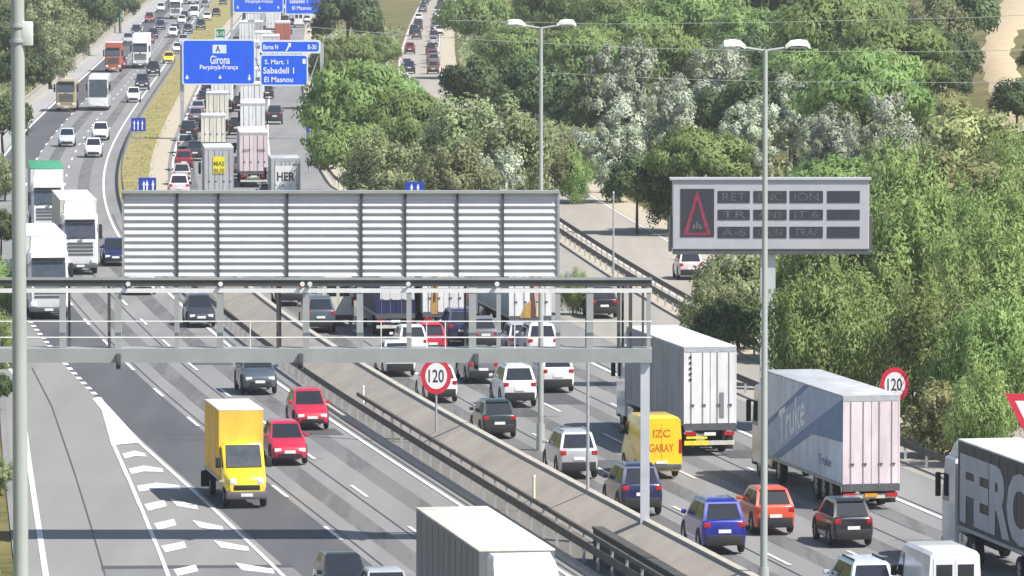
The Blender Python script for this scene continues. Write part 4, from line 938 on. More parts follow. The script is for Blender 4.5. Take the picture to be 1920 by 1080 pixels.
def gr_her(w, y0, y1, z0, H):
    t_ = M(); put_text(t_, 'HER', (0, y0-.085, z0+(H-z0)*.52), (1,0,0), (0,0,1), 1.5, .62, mat('logo_black', (.06,.06,.07), .6), .03)
    return [('graphic_panel', rear_poly(w, y0, z0, H, [(-.72,.12),(.72,.12),(.72,.80),(-.72,.80)], PAINT_W, .075)), ('lettering', t_)]
def gr_stripes(w, y0, y1, z0, H):
    a = rear_poly(w, y0, z0, H, [(.02,.02),(.30,.02),(.16,.55),(.22,.92),(.04,.92),(.02,.5)], BRN, .07)
    b = rear_poly(w, y0, z0, H, [(-.5,.0),(.02,.0),(.02,.30),(-.25,.22)], OCHRE, .07)
    c = rear_poly(w, y0, z0, H, [(.30,.02),(.62,.02),(.50,.35),(.42,.94),(.22,.94),(.16,.55)], PINKG, .07)
    return [('graphic_stripe', a), ('graphic_corner', b), ('graphic_band', c)]
def gr_ochre(w, y0, y1, z0, H):
    return [('graphic_stripe', rear_poly(w, y0, z0, H, [(-.62,.0),(-.30,.0),(-.25,.9),(-.55,.9)], OCHRE, .07)), ('graphic_strip', rear_poly(w, y0, z0, H, [(-.52,.2),(-.40,.2),(-.32,.95),(-.48,.95)], BRN, .078))]
def gr_cream(w, y0, y1, z0, H):
    return [('graphic_panel', rear_poly(w, y0, z0, H, [(-.78,.30),(.92,.30),(.92,.92),(-.78,.92)], PALEP, .07))]
def gr_specks(w, y0, y1, z0, H):
    g = M()
    for i in range(5): zz = z0+(H-z0)*(.88-.07*i); g.box(-w*.80, -w*.70, y0-.07, y0-.035, zz-.07, zz, INK)
    b = rear_poly(w, y0, z0, H, [(.35,.10),(.52,.10),(.52,.42),(.35,.42)], mat('decal_grey', (.2,.2,.21), .6), .05)
    c = M(); c.box(-w*.97, -w*.05, y0+.015, y0+.045, .40, .57, YELP); c.box(-w*.9, -w*.1, y0-.0, y0+.03, .64, .74, YELP)
    return [('lettering_marks', g), ('graphic_panel', b), ('reflector_bar', c)]

# ---------------------------------------------------------------- vehicles, near to far; (u, v) is where each one's near end meets the road
Q_R = 'cars in the queue of departing lanes'; Q_T = 'trucks in the queue of departing lanes'
O_C = 'cars on the oncoming lanes'; O_T = 'trucks on the oncoming lanes'
VT = 1.22
# departing lanes, in front of the louvred gantry
vehicle('semi', ('white','dark_grey','white','white'), 2032, 1131, 'R', 'dark grey trailer with huge pale grey letters on its side, cut by the frame', Q_T, VT, make=lambda: semi_kit('white','dark_grey','white','white',4.05,gr_ferc), key=('ferc',))
vehicle('semi', ('white','grey_blue'), 1633, 958, 'R', 'grey blue trailer with slanting blue graphic and pinkish white rear doors', Q_T, 1.25, make=lambda: semi_kit('white','grey_blue','pinkish','silver',4.0,gr_blue,z0=.82), key=('truke',), yaw=1.5)
vehicle('semi', ('white','mid_grey'), 1331, 856, 'R', 'plain grey sided trailer with bright white rear doors and pale underrun bar', Q_T, 1.27, make=lambda: semi_kit('white','mid_grey','white','white',4.1,gr_specks), key=('specks',), yaw=.6)
vehicle('van', ('yellow',), 1240, 900, 'R', 'yellow delivery van with orange lettering on its rear doors', Q_R, 1.25, make=lambda: van_kit('yellow', 5.0, 2.25, 1.95, [('IZC',1.68,.8,.28),('GARAY',1.15,1.15,.30)]), key=('yellowvan',))
vehicle('suv', ('blue',), 1350, 1037, 'R', 'shiny bright blue SUV with a white number plate, beside the concrete wall', Q_R)
vehicle('suv', ('navy',), 1196, 965, 'R', 'dark navy SUV half hidden by the column of the louvred gantry', Q_R)
vehicle('hatch', ('orange',), 1446, 1000, 'R', 'orange red hatchback behind the pole of the twin armed lamp', Q_R)
vehicle('hatch', ('black',), 1592, 1023, 'R', 'black hatchback close behind the trailer with the slanting graphic', Q_R)
vehicle('mpv', ('pale_blue',), 1628, 1158, 'R', 'pale blue people carrier cut by the bottom edge, below the black hatchback', Q_R)
vehicle('van', ('white',), 1790, 1192, 'R', 'white van cut by the bottom edge, beside the grey lettered trailer', Q_R)
vehicle('suv', ('silver',), 1078, 896, 'R', 'silver white SUV with dark bumper driving along the concrete wall', Q_R)
vehicle('hatch', ('dark_green',), 930, 820, 'R', 'dark green hatchback ahead of the silver SUV', Q_R, 1.25)
vehicle('suv', ('white',), 968, 762, 'R', 'white SUV with dark rear window, in the second lane from the concrete wall', Q_R)
vehicle('mpv', ('white',), 1040, 734, 'R', 'white people carrier in the third lane, close to the tall grey trailer', Q_R)
vehicle('estate', ('grey',), 900, 717, 'R', 'dark grey estate car just ahead of the white SUV', Q_R)
vehicle('hatch', ('white',), 822, 753, 'R', 'white hatchback behind the round 120 sign on the median', Q_R)
vehicle('sedan', ('white',), 744, 704, 'R', 'white saloon with dark bumper beside the wall, under the walkway', Q_R)
vehicle('hatch', ('red',), 806, 668, 'R', 'bright red car showing just above the walkway of the gantry', Q_R)
vehicle('sedan', ('grey',), 905, 655, 'R', 'dark grey saloon seen through the railings of the gantry', Q_R)
vehicle('hatch', ('silver',), 975, 668, 'R', 'silver hatchback behind the railings, following the white striped trailer', Q_R)
# row seen through the gantry truss
vehicle('rigid', ('white','navy'), 742, 632, 'R', 'navy box truck with a pale picture panel on its rear', Q_T, VT, make=lambda: rigid_kit('white','navy','navy','navy',9,3.6,gr_cream), key=('navybox',))
vehicle('semi', ('white','white'), 832, 632, 'R', 'white trailer with a dark and ochre stripe up its rear door', Q_T, VT, make=lambda: semi_kit('white','white','white','white',4,gr_ochre), key=('ochre',))
vehicle('semi', ('teal','teal'), 994, 640, 'R', 'white backed trailer with brown and salmon stripes and teal side', Q_T, VT, make=lambda: semi_kit('teal','teal','white','white',4,gr_stripes), key=('stripes',))
vehicle('van', ('cream',), 634, 612, 'R', 'cream van behind the uprights of the gantry, beside the navy box truck', Q_R, VT)
vehicle('suv', ('slate',), 596, 622, 'R', 'slate coloured SUV in the wall lane, seen through the gantry', Q_R)
vehicle('suv', ('grey',), 540, 572, 'R', 'dark grey SUV just under the louvred board beside the wall', Q_R)
vehicle('van', ('mid_grey',), 905, 600, 'R', 'grey van between the two striped trailers', Q_R, VT)
vehicle('hatch', ('black',), 1128, 595, 'R', 'black hatchback on the slip road, seen through the end of the gantry', Q_R)
# between the blue signs and the louvred board
vehicle('suv', ('pinkish',), 332, 372, 'R', 'pinkish white SUV at the edge line, just above the louvred board', Q_R)
vehicle('hatch', ('silver',), 337, 345, 'R', 'silver hatchback between the pinkish SUV and the dark red estate', Q_R)
vehicle('estate', ('dark_red',), 341, 318, 'R', 'dark red estate in the lane beside the gravel strip', Q_R)
vehicle('hatch', ('silver',), 344, 286, 'R', 'silver grey hatchback ahead of the dark red estate', Q_R)
vehicle('suv', ('black',), 350, 263, 'R', 'black SUV beside the cream box truck', Q_R)
vehicle('sedan', ('grey',), 364, 232, 'R', 'grey saloon ahead of the black SUV', Q_R)
vehicle('sedan', ('mid_grey',), 368, 217, 'R', 'lighter grey saloon just past the grey saloon', Q_R)
vehicle('hatch', ('dark_grey',), 380, 198, 'R', 'dark grey hatchback beside the white truck under the big blue board', Q_R)
vehicle('rigid', ('white','silver'), 411, 392, 'R', 'white box truck with a square yellow label on its rear', Q_T, 1.27, make=lambda: rigid_kit('white','silver','silver','white',10,4.1,gr_label), key=('label',))
vehicle('rigid', ('white','cream'), 400, 293, 'R', 'cream box truck just ahead of the yellow labelled truck', Q_T, VT, make=lambda: rigid_kit('white','cream','cream','white',9,3.4), key=('creambox',))
vehicle('rigid', ('white','white'), 407, 248, 'R', 'white truck with a dark framed rear panel', Q_T, VT, make=lambda: rigid_kit('white','white','cream','white',9,3.6), key=('plainrigid',))
vehicle('semi', ('white','white'), 416, 212, 'R', 'white trailer disappearing under the big blue board', Q_T, VT, make=lambda: semi_kit('white','white','white','white'), key=('plainsemi',))
vehicle('semi', ('white','pinkish'), 476, 352, 'R', 'pale pinkish trailer with small dark logos on both rear doors', Q_T, VT, make=lambda: semi_kit('white','pinkish','pinkish','cream',4.1,gr_logo), key=('logo',))
vehicle('semi', ('white','pinkish'), 474, 282, 'R', 'second pale trailer of the row, ahead of the one with dark logos', Q_T, VT, make=lambda: semi_kit('white','pinkish','white','pinkish'), key=('pinksemi',))
vehicle('semi', ('white','white'), 472, 237, 'R', 'third pale trailer of the row, with a white roof', Q_T, VT, make=lambda: semi_kit('white','white','white','white'), key=('plainsemi',))
vehicle('semi', ('white','pinkish'), 476, 204, 'R', 'pinkish trailer below the two smaller blue boards', Q_T, VT, make=lambda: semi_kit('white','pinkish','white','pinkish'), key=('pinksemi',))
vehicle('rigid', ('white','mid_grey'), 536, 398, 'R', 'grey box truck with black lettering on a white rear panel', Q_T, VT, make=lambda: rigid_kit('white','mid_grey','silver','silver',8.5,3.7,gr_her), key=('her',))
vehicle('hatch', ('black',), 446, 208, 'R', 'black hatchback squeezed between the two truck rows', Q_R)
vehicle('hatch', ('dark_grey',), 498, 184, 'R', 'dark hatchback beyond the pinkish trailer under the blue boards', Q_R)
for st, c, u, v, lb in [('hatch','dark_grey',362,300,'dark hatchback squeezed between the car lane and the yellow labelled truck'),('suv','navy',388,180,'navy SUV at the inner lane just below the big blue board'),('hatch','black',440,252,'black hatchback between the two rows of trucks, beside the cream box truck'),
    ('hatch','grey',448,330,'grey hatchback in the gap beside the pale trailer with dark logos'),('hatch','black',500,386,'black hatchback behind the pale trailer, just above the louvred board'),('suv','dark_grey',512,232,'dark SUV in the outer lane beside the third pale trailer'),
    ('sedan','black',662,560,'black saloon tucked under the louvred board between vans'),('hatch','white',770,672,'white hatchback beside the red car under the gantry railing'),('suv','navy',862,648,'navy SUV between the red car and the grey saloon'),('suv','white',1012,676,'white SUV at the outer lane behind the gantry railing')]:
    vehicle(st, (c,), u, v, 'R', lb, Q_R)
far_R = [('semi',('white','white'),470,142,'white trailer roof just above the gap between the blue boards'),('semi',('white','pinkish'),508,128,'pinkish trailer above the smaller blue boards'),
 ('semi',('white','silver'),478,95,'grey trailer roof between the two sign gantries'),('rigid',('white','silver'),487,62,'pale truck in the inner lane below the farther blue board'),
 ('semi',('white','white'),512,68,'white trailer below the farther pair of blue boards'),('semi',('white','brick'),530,96,'white truck with reddish load above the route boards'),
 ('hatch',('black',),533,45,'black car below the farther blue boards'),('hatch',('silver',),545,50,'silver car beside the black car below the farther boards'),('van',('white',),560,52,'white van at the outer lane below the farther boards'),
 ('hatch',('grey',),558,40,'grey car ahead of the white van at the far boards'),('sedan',('dark_grey',),468,40,'dark saloon at the inner lane far up the queue'),('hatch',('white',),574,44,'white hatchback on the outermost lane below the far boards')]
for st, ar, u, v, lb in far_R: vehicle(st, ar, u, v, 'R', lb, Q_T if st in ('semi','rigid') else Q_R, VT, v < 100)
# oncoming lanes
vehicle('semi', ('white','dark_grey'), 996, 1327, 'L', 'white articulated truck with dark grey side and pale roof, cut by the bottom edge', O_T, VT, make=lambda: semi_kit('white','grey','grey','cream',4.0), key=('greyside',))
vehicle('rigid', ('yellow','amber'), 463, 955, 'L', 'yellow van fronted box truck with tall amber box', O_T, 1.24, make=lambda: rigid_kit('yellow','amber','amber','cream',7.3,3.35,None,True), key=('yellowbox',))
vehicle('hatch', ('red',), 544, 870, 'L', 'red hatchback right beside the yellow box truck', O_C)
vehicle('hatch', ('red',), 586, 804, 'L', 'red hatchback farther back, near the guard rail', O_C)
vehicle('suv', ('slate',), 488, 738, 'L', 'slate grey SUV below the walkway, with a dark windscreen', O_C)
vehicle('hatch', ('black',), 655, 1140, 'L', 'black car whose roof alone shows at the bottom edge', O_C)
vehicle('sedan', ('silver',), 738, 1172, 'L', 'silver car at the bottom edge, beside the grey sided truck', O_C)
vehicle('sedan', ('white',), 268, 551, 'L', 'white saloon peeking out below the louvred board', O_C)
vehicle('hatch', ('dark_grey',), 378, 612, 'L', 'dark car by the guard rail, behind the gantry uprights', O_C)
vehicle('semi', ('white','white'), 92, 600, 'L', 'white truck nearest the gantry, its bumper below the dark chord', O_T, 1.28, make=lambda: semi_kit('white','white','white','white'), key=('plainsemi',))
vehicle('semi', ('white','white'), 151, 516, 'L', 'white truck with a dark barred grille beside another white truck', O_T, 1.28, make=lambda: semi_kit('white','cream','cream','white'), key=('creamsemi',))
vehicle('semi', ('white','white'), 90, 446, 'L', 'white truck with dark windscreen and a green topped trailer', O_T, 1.28, make=lambda: semi_kit('white','white','white','green',4.1), key=('greensemi',))
vehicle('sedan', ('navy',), 217, 497, 'L', 'navy saloon beside the edge of the louvred board', O_C)
vehicle('hatch', ('white',), 175, 294, 'L', 'white hatchback ahead of the other small white cars', O_C)
vehicle('estate', ('white',), 188, 262, 'L', 'white estate with dark windscreen just behind the white hatchback', O_C)
vehicle('hatch', ('pale_blue',), 125, 274, 'L', 'pale grey hatchback in the middle lane behind the white trucks', O_C)
vehicle('tipper', ('tan','tan'), 124, 210, 'L', 'tan tipper truck loaded high, in the lane by the wood', O_T, VT)
vehicle('bus', ('white',), 184, 208, 'L', 'white coach with large dark windscreen beside the tipper truck', 'coaches on the oncoming lanes', VT)
vehicle('hatch', ('white',), 250, 191, 'L', 'white hatchback beside the yellow grass, level with the coach', O_C)
vehicle('suv', ('dark_grey',), 266, 168, 'L', 'dark SUV behind the white hatchback at the grass median', O_C)
vehicle('rigid', ('brick','brick'), 212, 136, 'L', 'brick red truck behind the coach', O_T, VT, make=lambda: rigid_kit('brick','brick','brick','pinkish',9,3.6), key=('brick',))
vehicle('hatch', ('dark_red',), 226, 128, 'L', 'dark red car squeezed beside the brick red truck', O_C)
vehicle('semi', ('white','white'), 263, 129, 'L', 'white truck with long white trailer in the middle lane', O_T, 1.28, make=lambda: semi_kit('white','white','white','white'), key=('plainsemi',))
vehicle('suv', ('black',), 287, 142, 'L', 'black SUV beside the long white trailer', O_C)
far_L = [('hatch',('yellow',),316,118,'small yellow car at the grass median'),('hatch',('white',),333,99,'white car tucked at the edge of the big blue board'),('hatch',('silver',),343,83,'silver car just above the big blue board'),
 ('hatch',('dark_grey',),352,62,'dark car in the bend above the big blue board'),('suv',('dark_green',),376,55,'dark green SUV in the far bend'),('van',('white',),364,37,'white van in the far middle lane'),
 ('semi',('white','white'),329,36,'white truck at the outer lane near the top edge'),('hatch',('white',),388,38,'white car beside the white van near the top edge'),('hatch',('dark_grey',),418,9,'dark car near the top edge beside the farther blue board'),
 ('hatch',('grey',),384,14,'grey car near the top edge'),('semi',('white','white'),362,8,'white truck cut by the top edge'),('hatch',('black',),405,30,'black car at the inner line near the top edge'),('rigid',('white','white'),340,4,'white box truck at the outermost lane of the top edge')]
for st, ar, u, v, lb in far_L: vehicle(st, ar, u, v, 'L', lb, O_T if st in ('semi','rigid') else O_C, VT, v < 90)
# side road
S_C = 'cars on the pale side road'
vehicle('hatch', ('pinkish',), 1296, 523, 'S', 'pinkish white hatchback alone on the pale side road below the message board', S_C)
for st, c, u, v, lb in [('hatch','white',757,163,'white hatchback lowest on the far side road, behind a pine'),('hatch','silver',763,132,'silver hatchback above the white one on the side road'),('sedan','dark_grey',781,73,'dark saloon alone in the side road lane'),
   ('hatch','black',784,56,'black hatchback above the dark saloon on the side road'),('hatch','grey',792,24,'grey hatchback higher on the side road'),('hatch','dark_grey',797,8,'dark hatchback near the top edge of the side road'),
   ('suv','dark_red',811,118,'dark red SUV at the verge of the side road'),('hatch','black',808,102,'black hatchback in the parked line of the side road'),('hatch','white',823,66,'white hatchback in the parked line of the side road'),
   ('sedan','silver',824,50,'silver saloon in the parked line of the side road'),('hatch','white',826,36,'second white hatchback in the parked line, above the silver saloon'),('hatch','grey',829,20,'grey hatchback near the top of the parked line'),('suv','black',833,6,'black SUV at the top of the parked line'),
   ('hatch','brown',812,138,'brown hatchback lowest in the parked line of the side road')]:
    vehicle(st, (c,), u, v, 'S', lb, S_C, V, v < 140)

# the packed far end of both carriageways and of the side road: cars a few pixels wide
rf = random.Random(21); cc = ['white','silver','grey','black','dark_grey','white','navy','dark_red','mid_grey']
for k in range(16):
    Y = rf.uniform(1010, 1420); off = rf.choice((-1.9, -5.4, -8.9)); x = XL(Y)+off
    vehicle(rf.choice(('hatch','suv','sedan')), (rf.choice(cc),), 960+x*F/math.hypot(Y, 4), row_of(Y)-1, 'L', 'tiny distant car in the oncoming stream near the top edge', 'tiny distant cars of the oncoming stream', V, True)
for k in range(22):
    Y = rf.uniform(820, 1420); off = rf.choice((1.9, 5.2, 8.5, 8.5)); x = XW(Y)+off
    vehicle(rf.choice(('hatch','suv','sedan')), (rf.choice(cc),), 960+x*F/math.hypot(Y, 4)-2, row_of(Y)-1, 'R', 'tiny distant car in the packed queue around the blue direction boards', 'tiny distant cars of the packed queue', V, True)
for k in range(16):
    Y = 850 + 38*k + rf.uniform(-6, 6); x = XS(Y) + (-1.5 if k % 3 == 0 else 2.3)
    vehicle(rf.choice(('hatch','suv','sedan')), (rf.choice(cc),), 960+x*F/math.hypot(Y, 4)-2, row_of(Y)-1, 'S', 'tiny distant car standing in the side road queue', 'tiny distant cars of the side road', V, True)
for Y, off, c in ((980,5.2,'white'),(905,8.5,'white'),(1060,5.2,'silver'),(1130,8.4,'white'),(1240,5.2,'white')):
    x = XW(Y)+off
    vehicle('semi', ('white',c), 960+x*F/math.hypot(Y, 4), row_of(Y), 'R', 'pale distant trailer in the packed queue around the blue boards', 'pale distant trailers of the packed queue', VT, True, make=lambda c=c: semi_kit('white',c,'white',c), key=('farsemi',c))
# ---------------------------------------------------------------- trees
def leaf_mat(name, a, b, c, trans=.3):
    m = bpy.data.materials.new(name); m.use_nodes = True; t = m.node_tree; p = t.nodes['Principled BSDF']; out = t.nodes['Material Output']
    p.inputs['Roughness'].default_value = .6; p.inputs['Specular IOR Level'].default_value = .25
    at = t.nodes.new('ShaderNodeAttribute'); at.attribute_name = 'clump'
    oi = t.nodes.new('ShaderNodeObjectInfo')
    r = t.nodes.new('ShaderNodeValToRGB'); e = r.color_ramp.elements
    e[0].position = .05; e[0].color = (*a, 1); e[1].position = .95; e[1].color = (*c, 1); k = r.color_ramp.elements.new(.5); k.color = (*b, 1)
    t.links.new(at.outputs['Fac'], r.inputs[0])
    hs = t.nodes.new('ShaderNodeHueSaturation'); ml = t.nodes.new('ShaderNodeMapRange'); ml.inputs[3].default_value = .72; ml.inputs[4].default_value = 1.25
    t.links.new(oi.outputs['Random'], ml.inputs[0]); t.links.new(ml.outputs[0], hs.inputs['Value'])
    mh = t.nodes.new('ShaderNodeMapRange'); mh.inputs[3].default_value = .475; mh.inputs[4].default_value = .515
    t.links.new(oi.outputs['Random'], mh.inputs[0]); t.links.new(mh.outputs[0], hs.inputs['Hue'])
    t.links.new(r.outputs[0], hs.inputs['Color']); t.links.new(hs.outputs[0], p.inputs['Base Color'])
    tr_ = t.nodes.new('ShaderNodeBsdfTranslucent'); t.links.new(hs.outputs[0], tr_.inputs[0])
    mx = t.nodes.new('ShaderNodeMixShader'); mx.inputs[0].default_value = trans
    t.links.new(p.outputs[0], mx.inputs[1]); t.links.new(tr_.outputs[0], mx.inputs[2]); t.links.new(mx.outputs[0], out.inputs[0])
    return m
def lm(n, *cs, g=1.75, trans=.38): return leaf_mat(n, *[tuple(min(.75, q*g) for q in c) for c in cs], trans)
LEAF = {'pine': lm('pine_needles', (.080,.115,.042), (.122,.176,.058), (.172,.232,.085), g=1.9, trans=.45),
        'silver': lm('silver_leaves', (.22,.25,.17), (.34,.38,.28), (.50,.54,.45), g=1.35),
        'broad': lm('bright_leaves', (.090,.128,.046), (.142,.196,.064), (.205,.262,.10), g=1.9, trans=.45),
        'olive': lm('olive_leaves', (.105,.125,.058), (.165,.192,.092), (.245,.272,.15), g=1.75, trans=.42),
        'dark': lm('dark_leaves', (.030,.050,.022), (.060,.090,.036), (.10,.135,.058), g=1.6),
        'dry': lm('dry_shrub_leaves', (.14,.16,.06), (.25,.27,.115), (.36,.37,.18), g=1.4)}
BARK = mat('grey_brown_bark', (.10,.075,.055), .9, noise=.4, nscale=4, bump=.5)
def crown_mesh(kind, seed, nclump, nleaf, lsize, flat):
    g = np.random.default_rng(seed)
    cs, rs = [], []
    for i in range(nclump):
        d = g.normal(size=3); d /= np.linalg.norm(d)
        if kind in ('pine', 'dark'):
            d[2] = abs(d[2])*1.0 - (.30 if g.random() < .45 else 0); rad = g.uniform(.62, .92)
            if g.random() < .16: rad *= .6
        elif kind == 'silver': rad = g.uniform(.2, .98)
        elif kind == 'broad': rad = g.uniform(.45, .95)
        else: rad = g.uniform(.4, .95)
        c = d*rad; c[2] *= flat; cs.append(c); rs.append(g.uniform(.17, .30) if kind != 'silver' else g.uniform(.12, .22))
    cs = np.array(cs); rs = np.array(rs)
    N = nclump*nleaf; idx = np.repeat(np.arange(nclump), nleaf)
    d = g.normal(size=(N, 3)); d /= np.linalg.norm(d, axis=1)[:, None]
    rad = g.random(N)**.40
    off = d*(rad*rs[idx])[:, None]
    if kind in ('broad',): off[:, 2] *= 1.7
    if kind == 'pine': off[:, 2] *= .72
    p = cs[idx] + off
    # leaf plane: mostly facing out of its clump and of the crown, with scatter
    nrm = d*.9 + (p/np.maximum(np.linalg.norm(p, axis=1), .2)[:, None])*.6 + g.normal(size=(N, 3))*.55 + np.array([0, 0, .25]); nrm /= np.linalg.norm(nrm, axis=1)[:, None]
    if kind == 'broad': up = g.normal(size=(N, 3))*.45 + np.array([0, 0, 1.0])
    elif kind == 'pine': up = d + g.normal(size=(N, 3))*.5 + np.array([0, 0, .8])
    else: up = g.normal(size=(N, 3))
    a = np.cross(nrm, up); a /= np.maximum(np.linalg.norm(a, axis=1), 1e-4)[:, None]; b = np.cross(a, nrm)
    ln = lsize*g.uniform(.7, 1.5, N)[:, None]; asp = {'pine': .42, 'broad': .42, 'silver': .7, 'olive': .6, 'dry': .6, 'dark': .6}[kind]
    a *= ln*asp; b *= ln
    v = np.stack([p-a*.9+b*.05, p+b, p+a*.9-b*.1, p-b], 1).reshape(-1, 3)
    me = bpy.data.meshes.new('crown'); me.vertices.add(4*N); me.vertices.foreach_set('co', v.ravel())
    me.loops.add(4*N); me.loops.foreach_set('vertex_index', np.arange(4*N)); me.polygons.add(N)
    me.polygons.foreach_set('loop_start', np.arange(0, 4*N, 4)); me.polygons.foreach_set('loop_total', np.full(N, 4))
    at = me.attributes.new('clump', 'FLOAT', 'FACE'); cl = g.random(nclump)
    at.data.foreach_set('value', np.clip(cl[idx]*.6 + .2 + g.normal(size=N)*.18, 0, 1).astype(np.float32))
    me.materials.append(LEAF[kind]); me.update(calc_edges=True); me.validate()
    sn = nrm*.35 + d*.45 + (p/np.maximum(np.linalg.norm(p, axis=1), .2)[:, None])*.5 + np.array([0, 0, .15]); flip = (sn*nrm).sum(1) < .05; sn[flip] = nrm[flip]
    sn /= np.linalg.norm(sn, axis=1)[:, None]; me.polygons.foreach_set('use_smooth', np.ones(N, bool)); me.normals_split_custom_set(np.repeat(sn, 4, 0).tolist())
    return me, cs
CR = {}
SPEC = {'pine': (75, 190, .046, .62), 'silver': (95, 110, .036, 1.15), 'broad': (95, 165, .040, 1.2), 'olive': (85, 140, .038, .95), 'dark': (65, 150, .048, .8), 'dry': (75, 140, .042, .8)}
for kd, sp in SPEC.items(): CR[kd] = [crown_mesh(kd, 100+17*i+len(kd), *sp) for i in range(3)]
TK = {}
def trunk_mesh(kd, i):
    """tapered trunk of unit height with limbs that reach into the crown's clumps"""
    if (kd, i) in TK: return TK[(kd, i)]
    me_, cs = CR[kd][i]; m = M(); r_ = random.Random(i*31+len(kd))
    pts = [(0,0,0),(.02*r_.uniform(-1,1),.02*r_.uniform(-1,1),.35),(.05*r_.uniform(-1,1),.05*r_.uniform(-1,1),.7),(0,0,1.0)]
    rad = [.055,.045,.036,.02]
    for a in range(3): m.cyl(pts[a], pts[a+1], rad[a], rad[a+1], 8, BARK)
    for j in range(7):
        c = cs[j*5 % len(cs)]; b = pts[2] if j % 2 else pts[3]
        m.cyl(b, (c[0]*.75, c[1]*.75, 1.0 + c[2]*.6), .02, .007, 6, BARK)
    TK[(kd, i)] = m.mesh('trunk'); return TK[(kd, i)]
KNAME = {'pine': ('stone_pine','pine tree','pines of the roadside wood'), 'silver': ('silver_tree','tree','silver leaved trees'), 'broad': ('leafy_tree','tree','bright leafy trees'), 'olive': ('olive_green_tree','tree','olive green trees'), 'dark': ('dark_evergreen','tree','dark evergreens'), 'dry': ('dry_bush','bush','dry yellowish bushes')}
KC = {'pine': .64, 'silver': .72, 'broad': .74, 'olive': .68, 'dark': .72, 'dry': .46}
NT = [0]
def tree(kd, u, v, wpx, label=None, zs=1.2, smin=7.0, group=None):
    """crown centred on pixel (u, v) with width wpx: stands where a tree of that width meets the ground on that line of sight"""
    s_ = 60.
    while s_ > smin:
        wm = wpx/s_; X, Y = (u-960)/s_, F/s_
        if CAM_H - (v+200)/s_ - T(X, Y) - KC[kd]*wm <= 0: break
        s_ -= .1
    wm = wpx/s_; X, Y = (u-960)/s_, F/s_; return tree_at(kd, X, Y, wm, label, zs, group)
def tree_at(kd, X, Y, wm, label, zs=1.2, group=None):
    i = NT[0] % 3; NT[0] += 1; nm, cat, gp = KNAME[kd]; r = wm/2; hc = KC[kd]*wm; rnd = random.Random(NT[0])
    rz = rnd.uniform(0, 6.28)
    t = thing(nm, label, cat, (X, Y, T(X, Y)-.1), rz, group or gp)
    me, cs = CR[kd][i]
    c = link('crown', me, t); c.location = (0, 0, hc); c.scale = (r*1.05, r*1.05, r*zs*rnd.uniform(.92, 1.1))
    k = link('trunk', trunk_mesh(kd, i), t); k.scale = (r*1.0 if kd != 'dry' else r*.6, r*1.0 if kd != 'dry' else r*.6, hc)
    return t
